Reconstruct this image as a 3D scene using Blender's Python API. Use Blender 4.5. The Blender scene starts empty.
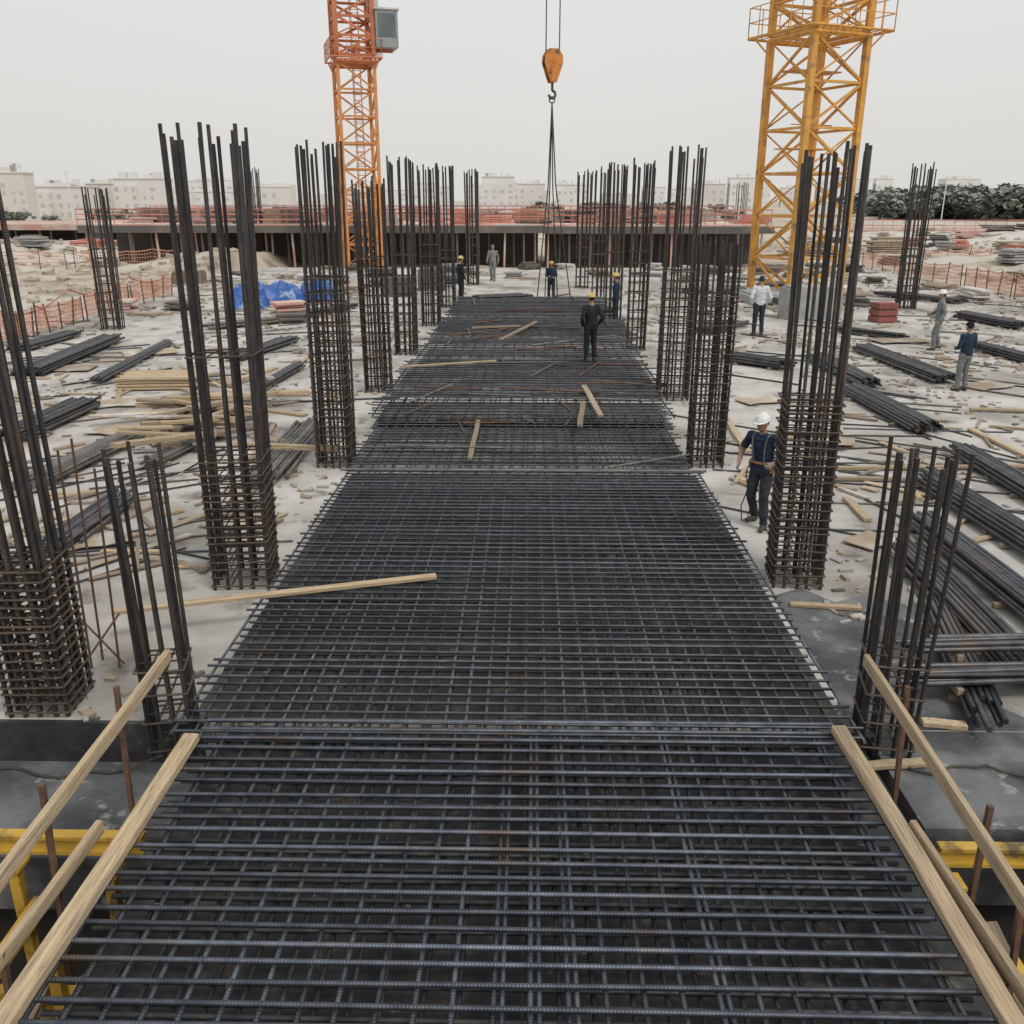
import bpy, math, random
import numpy as np
from mathutils import Vector, Matrix, Quaternion, noise
R=random.Random(11)
scene=bpy.context.scene
COL=scene.collection
V=Vector
# ------------------------------------------------------------ camera
F=900.0; H=4.4; HY=200.0
TH=math.atan((512-HY)/F); YAW=math.radians(1.15)
fh=V((-math.sin(YAW),math.cos(YAW),0)); rt=V((math.cos(YAW),math.sin(YAW),0))
fw=fh*math.cos(TH)+V((0,0,-math.sin(TH))); up=fh*math.sin(TH)+V((0,0,math.cos(TH)))
def gp(px,py,z=0.0):
    d=fw+rt*((px-512)/F)+up*((512-py)/F)
    t=(z-H)/d.z
    return V((0,0,H))+d*t
def topz(P,py):
    a=V((P.x,P.y,0)).dot(fh); v=(512-py)/F
    return H+a*(v*math.cos(TH)-math.sin(TH))/(math.cos(TH)+v*math.sin(TH))
def depth(P):
    return (P-V((0,0,H))).dot(fw)
cd=bpy.data.cameras.new('camera'); cd.sensor_width=36; cd.lens=36*F/1024; cd.clip_end=6000; cd.clip_start=0.05
cam=bpy.data.objects.new('camera',cd); COL.objects.link(cam)
cam.location=(0,0,H); cam.rotation_euler=(math.pi/2-TH,0,YAW); scene.camera=cam
scene.view_settings.view_transform='Standard'; scene.view_settings.look='None'; scene.view_settings.exposure=0
# ------------------------------------------------------------ world
SE=math.radians(55); SR=math.radians(150)
w=bpy.data.worlds.new('World'); scene.world=w; w.use_nodes=True
nt=w.node_tree; nt.nodes.clear()
sk=nt.nodes.new('ShaderNodeTexSky'); sk.sky_type='NISHITA'; sk.sun_disc=False; sk.sun_elevation=SE; sk.sun_rotation=SR
sk.dust_density=6; sk.air_density=1.0; sk.ozone_density=1
hs=nt.nodes.new('ShaderNodeHueSaturation'); hs.inputs['Saturation'].default_value=0.12; hs.inputs['Value'].default_value=1.0
nt.links.new(sk.outputs[0],hs.inputs['Color'])
tc=nt.nodes.new('ShaderNodeTexCoord'); nz=nt.nodes.new('ShaderNodeTexNoise'); nz.inputs['Scale'].default_value=1.6; nz.inputs['Detail'].default_value=4
nt.links.new(tc.outputs['Generated'],nz.inputs['Vector'])
sp=nt.nodes.new('ShaderNodeSeparateXYZ'); nt.links.new(tc.outputs['Generated'],sp.inputs[0])
cr=nt.nodes.new('ShaderNodeValToRGB'); cr.color_ramp.elements[0].position=0.0; cr.color_ramp.elements[0].color=(7.0,6.9,6.65,1)
cr.color_ramp.elements[1].position=0.45; cr.color_ramp.elements[1].color=(7.5,7.6,7.7,1)
nt.links.new(sp.outputs['Z'],cr.inputs[0])
cl=nt.nodes.new('ShaderNodeMix'); cl.data_type='RGBA'; cl.blend_type='MULTIPLY'; cl.inputs[0].default_value=0.16
nt.links.new(cr.outputs[0],cl.inputs[6]); nt.links.new(nz.outputs['Fac'],cl.inputs[7])
mx=nt.nodes.new('ShaderNodeMix'); mx.data_type='RGBA'; mx.inputs[0].default_value=0.9
nt.links.new(hs.outputs[0],mx.inputs[6]); nt.links.new(cl.outputs[2],mx.inputs[7])
bg=nt.nodes.new('ShaderNodeBackground'); bg.inputs['Strength'].default_value=0.12
nt.links.new(mx.outputs[2],bg.inputs['Color'])
wo=nt.nodes.new('ShaderNodeOutputWorld'); nt.links.new(bg.outputs[0],wo.inputs[0])
sl=bpy.data.lights.new('sun','SUN'); sl.energy=1.3; sl.angle=math.radians(14); sl.color=(1,0.96,0.9)
so=bpy.data.objects.new('sun',sl); COL.objects.link(so); so.rotation_euler=(math.radians(35),0,math.radians(40))
# ------------------------------------------------------------ materials
def mat(name,c1,c2=None,scale=3.0,rough=0.7,metal=0.0,bump=0.0,bscale=40.0,lo=0.35,hi=0.65,rnd=0.0,c3=None,s3=0.4,lo3=0.5,hi3=0.62,coord='pos',stretch=None,wave=None,rrange=0.0,c4=None,s4=1.0,lo4=.6,hi4=.64):
    m=bpy.data.materials.new(name); m.use_nodes=True; t=m.node_tree; b=t.nodes['Principled BSDF']
    N=t.nodes.new; L=t.links.new
    b.inputs['Roughness'].default_value=rough; b.inputs['Metallic'].default_value=metal
    if rough>=.9: b.inputs['Specular IOR Level'].default_value=0.1
    if coord=='pos':
        g=N('ShaderNodeNewGeometry'); vec=g.outputs['Position']
    else:
        g=N('ShaderNodeTexCoord'); vec=g.outputs['Object']
    oi=N('ShaderNodeObjectInfo')
    if stretch:
        mp=N('ShaderNodeMapping'); mp.inputs['Scale'].default_value=stretch; L(vec,mp.inputs['Vector'])
        mu=N('ShaderNodeMath'); mu.operation='MULTIPLY'; mu.inputs[1].default_value=37.0; L(oi.outputs['Random'],mu.inputs[0])
        cx=N('ShaderNodeCombineXYZ'); L(mu.outputs[0],cx.inputs[0]); L(mu.outputs[0],cx.inputs[2])
        va=N('ShaderNodeVectorMath'); L(mp.outputs[0],va.inputs[0]); L(cx.outputs[0],va.inputs[1]); vec=va.outputs[0]
    if c2 is None: c2=tuple(x*0.8 for x in c1)
    n=N('ShaderNodeTexNoise'); n.inputs['Scale'].default_value=scale; n.inputs['Detail'].default_value=6; n.inputs['Roughness'].default_value=0.62; L(vec,n.inputs['Vector'])
    r=N('ShaderNodeMapRange'); r.inputs[1].default_value=lo; r.inputs[2].default_value=hi; L(n.outputs['Fac'],r.inputs[0])
    mix=N('ShaderNodeMix'); mix.data_type='RGBA'; mix.inputs[6].default_value=(*c1,1); mix.inputs[7].default_value=(*c2,1); L(r.outputs[0],mix.inputs[0]); col=mix.outputs[2]
    for (cc,ss,l_,h_) in ((c3,s3,lo3,hi3),(c4,s4,lo4,hi4)):
        if cc:
            n3=N('ShaderNodeTexNoise'); n3.inputs['Scale'].default_value=ss; n3.inputs['Detail'].default_value=7; n3.inputs['Roughness'].default_value=0.6; L(vec,n3.inputs['Vector'])
            r3=N('ShaderNodeMapRange'); r3.inputs[1].default_value=l_; r3.inputs[2].default_value=h_; L(n3.outputs['Fac'],r3.inputs[0])
            m3=N('ShaderNodeMix'); m3.data_type='RGBA'; m3.inputs[7].default_value=(*cc,1); L(col,m3.inputs[6]); L(r3.outputs[0],m3.inputs[0]); col=m3.outputs[2]
    if rnd:
        mr=N('ShaderNodeMapRange'); mr.inputs[3].default_value=1-rnd; mr.inputs[4].default_value=1+rnd; L(oi.outputs['Random'],mr.inputs[0])
        h=N('ShaderNodeHueSaturation'); L(mr.outputs[0],h.inputs['Value']); L(col,h.inputs['Color']); col=h.outputs[0]
    L(col,b.inputs['Base Color'])
    if rrange:
        rr=N('ShaderNodeMapRange'); rr.inputs[3].default_value=rough-rrange; rr.inputs[4].default_value=rough+rrange; L(n.outputs['Fac'],rr.inputs[0]); L(rr.outputs[0],b.inputs['Roughness'])
    if bump:
        bn=N('ShaderNodeTexNoise'); bn.inputs['Scale'].default_value=bscale; bn.inputs['Detail'].default_value=5; L(vec,bn.inputs['Vector'])
        bp=N('ShaderNodeBump'); bp.inputs['Strength'].default_value=bump; bp.inputs['Distance'].default_value=0.02; L(bn.outputs['Fac'],bp.inputs['Height'])
        L(bp.outputs[0],b.inputs['Normal'])
    if wave:
        wt=N('ShaderNodeTexWave'); wt.bands_direction=wave; wt.inputs['Scale'].default_value=15; L(vec,wt.inputs['Vector'])
        bp=N('ShaderNodeBump'); bp.inputs['Strength'].default_value=0.4; bp.inputs['Distance'].default_value=0.004; L(wt.outputs['Fac'],bp.inputs['Height'])
        L(bp.outputs[0],b.inputs['Normal'])
    return m
M={}
M['bar_x']=mat('blue grey ribbed steel',(0.06,0.072,0.092),(0.125,0.14,0.165),scale=7,rough=0.38,metal=0.6,rnd=0.35,c3=(0.10,0.075,0.06),s3=2.0,lo3=0.54,hi3=0.70,wave='X')
M['bar_y']=mat('grey ribbed steel',(0.06,0.07,0.086),(0.125,0.138,0.16),scale=7,rough=0.38,metal=0.6,rnd=0.35,c3=(0.10,0.075,0.055),s3=2.0,lo3=0.54,hi3=0.7,wave='Y')
M['bar_xm']=mat('slate ribbed steel',(0.048,0.054,0.065),(0.11,0.12,0.135),scale=7,rough=0.42,metal=0.55,rnd=0.35,c3=(0.09,0.07,0.055),s3=1.6,lo3=0.54,hi3=0.68)
M['bar_ym']=mat('dark slate steel',(0.08,0.085,0.096),(0.17,0.175,0.185),scale=7,rough=0.42,metal=0.5,rnd=0.4,c3=(0.12,0.09,0.065),s3=1.6,lo3=0.52,hi3=0.68)
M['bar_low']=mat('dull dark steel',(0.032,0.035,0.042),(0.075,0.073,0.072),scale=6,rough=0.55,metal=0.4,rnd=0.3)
M['bar_far']=mat('dark grey steel mesh',(0.045,0.047,0.053),(0.10,0.10,0.105),scale=6,rough=0.5,metal=0.4,rnd=0.4)
M['bar_v']=mat('dark brown steel bar',(0.032,0.03,0.031),(0.07,0.064,0.062),scale=5,rough=0.5,metal=0.4,rnd=0.4,c3=(0.10,0.062,0.042),s3=3,lo3=0.52,hi3=0.7,wave='Z')
M['tie']=mat('rusty tie steel',(0.05,0.04,0.034),(0.12,0.085,0.06),scale=7,rough=0.65,metal=0.25,rnd=0.25)
M['bundle']=mat('black stacked steel',(0.035,0.038,0.044),(0.09,0.093,0.10),scale=5,rough=0.42,metal=0.5,rnd=0.5,c3=(0.11,0.08,0.06),s3=1.5,lo3=0.54,hi3=0.68)
M['rust']=mat('rusty steel rod',(0.16,0.085,0.05),(0.09,0.05,0.035),scale=12,rough=0.8,rnd=0.2,bump=.4,bscale=60)
M['greybar']=mat('pale grey steel pipe',(0.20,0.19,0.175),(0.10,0.09,0.08),scale=4,rough=0.6,metal=0.2,rnd=0.35)
M['wire']=mat('tie wire',(0.12,0.10,0.09),(0.2,0.18,0.17),scale=9,rough=0.6,metal=0.3)
M['concrete']=mat('dusty pale concrete',(0.57,0.55,0.515),(0.43,0.41,0.375),scale=0.9,rough=0.9,bump=0.6,bscale=7,c3=(0.25,0.23,0.20),s3=0.32,lo3=0.46,hi3=0.66,c4=(0.17,0.155,0.135),s4=1.3,lo4=.57,hi4=.68)
M['darkconc']=mat('wet dark concrete',(0.10,0.105,0.11),(0.19,0.19,0.19),scale=1.5,rough=0.65,bump=0.8,bscale=8,c3=(0.045,0.048,0.052),s3=0.9,lo3=0.42,hi3=0.58,rrange=0.2,c4=(.30,.29,.27),s4=4,lo4=.60,hi4=.68)
M['deck']=mat('black oiled formwork board',(0.018,0.019,0.023),(0.05,0.048,0.046),scale=3,rough=0.6,bump=0.6,bscale=10,c3=(0.12,0.10,0.08),s3=3,lo3=0.60,hi3=0.70,c4=(.2,.2,.2),s4=6,lo4=.66,hi4=.71)
M['deckpale']=mat('dusty formwork board',(0.26,0.255,0.24),(0.15,0.147,0.14),scale=1.6,rough=0.85,bump=0.3,bscale=12,c3=(0.09,0.09,0.088),s3=1,lo3=0.46,hi3=0.62)
M['pit']=mat('painted pit shade',(0.02,0.019,0.018),(0.05,0.045,0.04),scale=1,rough=0.95)  # near-black colour stands in for the shade deep in the pit
M['dirt']=mat('dusty site dirt',(0.52,0.455,0.37),(0.38,0.325,0.26),scale=0.25,rough=0.95,bump=0.6,bscale=2,c3=(0.56,0.53,0.48),s3=0.03,lo3=0.45,hi3=0.6,c4=(.26,.22,.18),s4=.4,lo4=.53,hi4=.64)
M['wood']=mat('pale raw timber',(0.55,0.43,0.28),(0.36,0.26,0.155),scale=2.6,rough=0.78,bump=0.35,bscale=7,rnd=0.22,coord='obj',stretch=(2.2,2.2,2.6),c3=(0.22,0.17,0.12),s3=3.2,lo3=0.50,hi3=0.70,c4=(.10,.08,.06),s4=6,lo4=.62,hi4=.69)
M['oldwood']=mat('weathered timber',(0.36,0.28,0.20),(0.2,0.155,0.11),scale=2.2,rough=0.85,bump=0.25,bscale=6,rnd=0.35,coord='obj',stretch=(2.5,2.5,1.0))
M['ply']=mat('worn plywood',(0.42,0.33,0.23),(0.28,0.22,0.16),scale=1.2,rough=0.85,bump=.2,bscale=5,rnd=.3,c3=(.5,.48,.44),s3=1.5,lo3=.5,hi3=.62)
M['yellow']=mat('scuffed yellow formwork paint',(0.60,0.38,0.05),(0.42,0.25,0.04),scale=5,rough=0.5,bump=0.1,c3=(0.12,0.08,0.04),s3=2.5,lo3=0.52,hi3=0.64)
M['craneY']=mat('amber crane paint',(0.74,0.38,0.07),(0.58,0.28,0.055),scale=1.8,rough=0.5,rnd=0.1,c3=(0.34,0.18,0.08),s3=2.2,lo3=0.53,hi3=0.66)
M['craneO']=mat('orange crane paint',(0.70,0.30,0.08),(0.56,0.22,0.065),scale=1.5,rough=0.5,rnd=0.1,c3=(0.35,0.17,0.09),s3=2,lo3=0.58,hi3=0.7)
M['craneR']=mat('red orange crane paint',(0.58,0.20,0.08),(0.46,0.15,0.065),scale=1.5,rough=0.5,rnd=0.1)
M['cabgrey']=mat('grey cab panel',(0.33,0.35,0.35),(0.25,0.27,0.27),scale=2,rough=0.4)
M['glass']=mat('dark glass',(0.10,0.13,0.14),(0.16,0.18,0.19),scale=1,rough=0.1)
M['hook']=mat('orange hook paint',(0.68,0.25,0.05),(0.46,0.15,0.035),scale=3,rough=0.45,c3=(0.1,0.06,0.04),s3=3,lo3=0.54,hi3=0.64)
M['steel']=mat('dark wire rope',(0.06,0.05,0.045),(0.1,0.085,0.07),scale=3,rough=0.6,metal=0.4)
M['red']=mat('red railing paint',(0.56,0.22,0.17),(0.42,0.16,0.12),scale=1,rough=0.6,rnd=0.3)
M['redpale']=mat('faded red board',(0.55,0.33,0.27),(0.45,0.25,0.2),scale=0.6,rough=0.8,rnd=0.3,c3=(.5,.44,.38),s3=.5,lo3=.48,hi3=.58)
M['ornet']=mat('faded orange plastic net',(0.68,0.34,0.22),(0.55,0.26,0.17),scale=2,rough=0.6)
M['white']=mat('dirty white paint',(0.62,0.61,0.58),(0.5,0.48,0.45),scale=2,rough=0.6)
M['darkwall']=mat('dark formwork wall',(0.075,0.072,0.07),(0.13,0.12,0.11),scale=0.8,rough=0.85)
M['edge']=mat('brown edge form',(0.20,0.165,0.14),(0.13,0.115,0.10),scale=0.6,rough=0.8,c3=(.12,.11,.105),s3=.35,lo3=.45,hi3=.55)
M['blue']=mat('blue tarpaulin',(0.035,0.13,0.40),(0.025,0.09,0.30),scale=1.6,rough=0.4,bump=0.6,bscale=5,c3=(0.25,0.34,0.5),s3=1.2,lo3=0.56,hi3=0.62)
M['block']=mat('grey cast concrete',(0.40,0.40,0.39),(0.30,0.30,0.29),scale=2,rough=0.9,bump=0.3,bscale=20)
M['leaf']=mat('hazy foliage',(0.235,0.26,0.225),(0.29,0.31,0.275),scale=0.5,rough=1.0,rnd=0.12)  # foliage base colour lifted to imitate distance haze
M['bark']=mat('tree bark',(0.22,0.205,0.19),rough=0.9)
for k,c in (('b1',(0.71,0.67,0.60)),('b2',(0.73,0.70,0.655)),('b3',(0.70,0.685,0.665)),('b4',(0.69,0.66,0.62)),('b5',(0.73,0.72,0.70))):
    M[k]=mat('haze paled rendered wall '+k,c,tuple(x*0.93 for x in c),scale=0.2,rough=0.9,rnd=.07)  # distance haze is mixed into these wall and window colours
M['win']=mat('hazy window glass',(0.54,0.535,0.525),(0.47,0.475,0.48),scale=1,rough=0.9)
# ------------------------------------------------------------ geometry helpers
class MB:
    def __init__(s): s.v=[]; s.f=[]
    def add(s,vs,fs):
        o=len(s.v); s.v+= [tuple(a) for a in vs]; s.f+=[tuple(i+o for i in f) for f in fs]; return s
    def box(s,c,d,rot=None):
        c=V(c); vs=[]
        for z in (-.5,.5):
            for x,y in ((-.5,-.5),(.5,-.5),(.5,.5),(-.5,.5)):
                p=V((x*d[0],y*d[1],z*d[2])); 
                if rot: p=rot@p
                vs.append(p+c)
        return s.add(vs,[(3,2,1,0),(4,5,6,7),(0,1,5,4),(1,2,6,5),(2,3,7,6),(3,0,4,7)])
    def tube(s,p0,p1,r0,r1=None,n=8):
        p0=V(p0); p1=V(p1); r1=r0 if r1 is None else r1
        q=(p1-p0).to_track_quat('Z','Y'); vs=[]
        for p,r in ((p0,r0),(p1,r1)):
            for i in range(n):
                a=2*math.pi*i/n; vs.append(p+q@V((r*math.cos(a),r*math.sin(a),0)))
        fs=[(i,(i+1)%n,n+(i+1)%n,n+i) for i in range(n)]+[tuple(range(n-1,-1,-1)),tuple(range(n,2*n))]
        return s.add(vs,fs)
    def path(s,ps,r,n=6):
        for a,b in zip(ps[:-1],ps[1:]): s.tube(a,b,r,r,n)
        return s
    def ell(s,c,rad,nu=16,nv=10,rot=None,zmin=-1,zmax=1):
        c=V(c); vs=[]; fs=[]
        for j in range(nv+1):
            ph=math.asin(max(-1,min(1,zmin+(zmax-zmin)*0.5*(1-math.cos(math.pi*j/nv)))))
            for i in range(nu):
                a=2*math.pi*i/nu
                p=V((rad[0]*math.cos(ph)*math.cos(a),rad[1]*math.cos(ph)*math.sin(a),rad[2]*math.sin(ph)))
                if rot: p=rot@p
                vs.append(p+c)
        for j in range(nv):
            for i in range(nu):
                fs.append((j*nu+i,j*nu+(i+1)%nu,(j+1)*nu+(i+1)%nu,(j+1)*nu+i))
        fs.append(tuple(range(nu-1,-1,-1))); fs.append(tuple(nv*nu+i for i in range(nu)))
        return s.add(vs,fs)
    def loft(s,rings,n=20):
        vs=[];fs=[]
        for c,rx,ry in rings:
            for i in range(n):
                a=2*math.pi*i/n; vs.append((c[0]+rx*math.cos(a),c[1]+ry*math.sin(a),c[2]))
        for j in range(len(rings)-1):
            for i in range(n): fs.append((j*n+i,j*n+(i+1)%n,(j+1)*n+(i+1)%n,(j+1)*n+i))
        fs.append(tuple(range(n-1,-1,-1))); fs.append(tuple((len(rings)-1)*n+i for i in range(n)))
        return s.add(vs,fs)
    def mesh(s,name,m,smooth=False):
        me=bpy.data.meshes.new(name); me.from_pydata(s.v,[],s.f); me.update()
        if m: me.materials.append(m)
        if smooth: me.polygons.foreach_set('use_smooth',[True]*len(me.polygons))
        return me
    def build(s,name,m,parent=None,smooth=False):
        return link(name,s.mesh(name,m,smooth),parent)
def link(name,me,parent=None):
    o=bpy.data.objects.new(name,me); COL.objects.link(o)
    if parent: o.parent=parent
    return o
def tag(o,label=None,cat=None,group=None,kind=None):
    if label: o['label']=label
    if cat: o['category']=cat
    if group: o['group']=group
    if kind: o['kind']=kind
    return o
def thing(name,label,cat,loc=(0,0,0),rz=0,group=None):
    o=bpy.data.objects.new(name,None); COL.objects.link(o); o.location=loc; o.rotation_euler=(0,0,rz); o.empty_display_size=0.2
    return tag(o,label,cat,group)
# ------------------------------------------------------------ people (built first, while the scene is light)
D=math.radians
def fabric(name,c,c2=None): return mat(name,c,c2 or tuple(x*.6 for x in c),scale=7,rough=.9,bump=.9,bscale=11)
SK=mat('skin',(0.40,0.235,0.155),(0.32,0.18,0.115),scale=6,rough=.6); LIP=mat('lips',(0.26,.1,.08)); SHOE=mat('work boots',(0.07,0.055,0.045),rough=.7)
NAVY=fabric('navy cotton',(0.035,0.05,0.085)); BLACK=fabric('black cotton',(0.02,0.021,0.025),(0.035,0.037,0.042)); GREY=fabric('pale grey shirt',(0.66,0.67,0.69),(0.48,0.49,0.51)); SLATE=fabric('slate trousers',(0.05,0.056,0.068)); GTR=fabric('grey trousers',(0.22,0.225,0.23)); GJ=fabric('grey jacket',(0.24,0.25,0.26)); DK=fabric('dark trousers',(0.04,0.043,0.05)); DUST=fabric('dusty work clothes',(0.30,0.29,0.27))
GLOVE=fabric('pale gloves',(0.36,0.34,0.31)); HAIR=mat('black hair',(0.015,0.012,0.01),rough=.7); EYE=mat('eye',(0.02,0.015,0.012),rough=.2)
HW=mat('white helmet plastic',(0.78,0.78,0.76),(0.66,0.65,0.62),rough=.35); HY_=mat('yellow helmet plastic',(0.66,0.48,0.12),(0.52,0.37,0.10),rough=.4); CAP=fabric('dark cap',(0.02,0.022,0.03)); ORG=mat('brown orange strap',(0.38,0.2,0.09),rough=.7)
def person(label,feet,ptop,rz,shirt,trous,pose,head='helmet',hcol=None,vox=.013,bare_arms=False,gloves=False,z0=0.0,belt=False):
    P=gp(*feet,z0); Ht=(topz(P,ptop)-z0); S=Ht/1.80
    shw=.19
    j={'hipL':V((-.09,0,.93)),'hipR':V((.09,0,.93)),'knL':V((-.105,.03,.5)),'knR':V((.105,.03,.5)),'anL':V((-.12,-.01,.09)),'anR':V((.12,-.01,.09)),
       'shL':V((-shw,0,1.42)),'shR':V((shw,0,1.42)),'elL':V((-.26,-.03,1.14)),'elR':V((.26,-.03,1.14)),'wrL':V((-.28,.07,.90)),'wrR':V((.28,.07,.90))}
    lean=pose.get('lean',0)
    for k,v in pose.items():
        if k in j: j[k]=V(v)
    def ln(p):
        p=V(p)
        if p.z>.95: 
            p.y+=lean*(p.z-.95); p.z-=abs(lean)*.25*(p.z-.95)
        return p
    for k in list(j):
        if k[:2]=='sh': j[k]=ln(j[k])
        elif k[:2] in ('el','wr') and k not in pose: j[k]=ln(j[k])
    b=MB(); prim=[]
    def cap(p0,p1,r0,r1,m,n=12):
        b.tube(p0,p1,r0,r1,n); b.ell(p0,(r0,r0,r0),12,8); b.ell(p1,(r1,r1,r1),12,8); prim.append((V(p0),V(p1),r0,r1,m))
    ms=[shirt,trous,SK,SHOE,GLOVE if gloves else SK,LIP]
    rings=[((0,0,.84),.13,.10),((0,0,.9),.168,.122),((0,0,.96),.172,.125),((0,0,1.0),.176,.130),((0,0,1.08),.166,.122),((0,0.0,1.2),.172,.124),((0,.0,1.32),.190,.128),((0,-.005,1.40),.188,.115),((0,-.01,1.455),.13,.085),((0,-.01,1.50),.062,.062)]
    b.loft([(tuple(ln(c)),rx,ry) for c,rx,ry in rings],24)
    prim.append((V((-.05,0,.86)),V((.05,0,.86)),.12,.12,1)); prim.append((ln((-.03,0,1.0)),ln((-.06,0,1.38)),.125,.12,0)); prim.append((ln((.03,0,1.0)),ln((.06,0,1.38)),.125,.12,0))
    hd=ln((0,.025,1.655)); turn=pose.get('turn',0); nod=pose.get('nod',0)
    RM=Matrix.Rotation(turn,3,'Z')@Matrix.Rotation(-nod,3,'X')
    nb=ln((0,-.01,1.46)); 
    b.tube(nb,hd+V((0,-.02,-.05)),.058,.052,12); prim.append((ln((0,-.01,1.50)),hd,.054,.054,2))
    b.ell(hd+RM@V((0,0,.012)),(.078,.098,.105),20,14,RM); b.ell(hd+RM@V((0,.028,-.062)),(.055,.06,.055),14,10,RM)
    prim.append((hd+RM@V((0,0,.03)),hd+RM@V((0,.03,-.06)),.085,.06,2))
    b.tube(hd+RM@V((0,.09,.02)),hd+RM@V((0,.112,-.025)),.008,.015,8); b.ell(hd+RM@V((0,.105,-.025)),(.016,.015,.012),8,6,RM)
    b.ell(hd+RM@V((0,.085,.045)),(.055,.018,.010),10,6,RM)
    for s in (-1,1): b.ell(hd+RM@V((s*.08,-.005,-.005)),(.012,.022,.032),8,6,RM)
    b.ell(hd+RM@V((0,.088,-.06)),(.024,.010,.007),8,6,RM); prim.append((hd+RM@V((-.02,.094,-.06)),hd+RM@V((.02,.094,-.06)),.008,.008,5))
    for s,q in ((-1,'L'),(1,'R')):
        cap(j['hip'+q],j['kn'+q],.102,.076,1); 
        cap(j['kn'+q],j['an'+q]+V((0,0,.03)),.074,.064,1)
        a=j['an'+q]; fd=V((s*.25+pose.get('toe'+q,0),1,0)).normalized()
        base=V((a.x,a.y,a.z-.045)); heel=base-fd*.045; toe=base+fd*.16
        b.loft([((base.x,base.y,a.z-.085),.05,.05),((base.x,base.y,a.z+.05),.05,.055)],12)
        cap(heel,toe+V((0,0,-.005)),.042,.036,3); cap(heel+V((0,0,.04)),base+fd*.07,.045,.04,3)
        sh,el,wr=j['sh'+q],j['el'+q],j['wr'+q]
        cap(ln((s*.12,-.005,1.40)) ,sh,.085,.074,0); cap(sh,el,.068,.054,0)
        if bare_arms:
            prim[-1]=(sh,sh.lerp(el,.60),.068,.062,0); prim.append((sh.lerp(el,.78),el,.045,.045,2)); cap(el,wr,.046,.032,2)
        else: cap(el,wr,.054,.044,0)
        d=(wr-el).normalized(); d=V(pose['hd'+q]).normalized() if 'hd'+q in pose else (d+V((0,.12,-.1))).normalized()
        inn=V((-s,0,0)) if abs(d.x)<.8 else V((0,0,-1)); nrm=(inn-d*inn.dot(d)).normalized(); sd=d.cross(nrm).normalized()
        if sd.y<0: sd=-sd
        hm=4
        for o_ in (-.025,-.008,.010,.027): cap(wr+sd*o_*.6,wr+d*.085+sd*o_,.017,.015,hm,8)
        curl=pose.get('curl',.5)
        for o_,l in ((-.029,.062),(-.010,.075),(.010,.08),(.029,.072)):
            p0=wr+d*.088+sd*o_; d1=(d*math.cos(curl)+nrm*math.sin(curl)); p1=p0+d1*l*.5; d2=(d*math.cos(curl*2.2)+nrm*math.sin(curl*2.2)); 
            cap(p0,p1,.0105,.0095,hm,8); cap(p1,p1+d2*l*.5,.0095,.008,hm,8)
        th=wr+d*.03+sd*.03; p1=th+(d*.7+sd*.7+nrm*.3).normalized()*.04; cap(th,p1,.014,.012,hm,8); cap(p1,p1+(d+nrm*.5).normalized()*.035,.012,.009,hm,8)
    me=b.mesh('body',None); ob=link('body',me); md=ob.modifiers.new('r','REMESH'); md.mode='VOXEL'; md.voxel_size=vox; 
    sm=ob.modifiers.new('s','SMOOTH'); sm.iterations=3; sm.factor=.5
    dg=bpy.context.evaluated_depsgraph_get(); ev=ob.evaluated_get(dg); me2=bpy.data.meshes.new_from_object(ev)
    bpy.data.objects.remove(ob)
    for m in ms: me2.materials.append(m)
    nf=len(me2.polygons); cen=np.zeros(nf*3); me2.polygons.foreach_get('center',cen); cen=cen.reshape(-1,3)
    best=np.full(nf,1e9); idx=np.zeros(nf,dtype=np.int32)
    for p0,p1,r0,r1,m in prim:
        a=np.array(p0); dd=np.array(p1)-a; L2=max(1e-9,dd.dot(dd)); tt=np.clip(((cen-a)@dd)/L2,0,1); ds=np.linalg.norm(cen-(a+tt[:,None]*dd),axis=1)-(r0+(r1-r0)*tt)
        msk=ds<best; best[msk]=ds[msk]; idx[msk]=m
    nv=len(me2.vertices); co=np.zeros(nv*3); me2.vertices.foreach_get('co',co); co=co.reshape(-1,3)
    no=np.zeros(nv*3); me2.vertices.foreach_get('normal',no); no=no.reshape(-1,3)
    nl=len(me2.loops); lv=np.zeros(nl,dtype=np.int32); me2.loops.foreach_get('vertex_index',lv)
    lt=np.zeros(nf,dtype=np.int32); me2.polygons.foreach_get('loop_total',lt)
    cloth=np.zeros(nv,dtype=bool); lf=np.repeat(idx,lt); cloth[lv[lf<=1]]=True
    kk=np.zeros(nv)
    for i in np.nonzero(cloth)[0]:
        c=co[i]; kk[i]=noise.noise(V((c[0]*9,c[1]*9,c[2]*22)))*.010+noise.noise(V((c[0]*5+3,c[1]*5,c[2]*9)))*.008
    co=co+no*kk[:,None]; me2.vertices.foreach_set('co',co.ravel())
    me2.polygons.foreach_set('material_index',idx); me2.polygons.foreach_set('use_smooth',[True]*nf); me2.update()
    t=thing('person',label,'person',P,rz); t.scale=(S,S,S)
    link('body',me2,t); me2.name='body'
    for s in (-1,1): MB().ell(hd+RM@V((s*.03,.088,.022)),(.011,.008,.007),8,6,RM).build('eye',EYE,t,True)
    RT=RM
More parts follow.
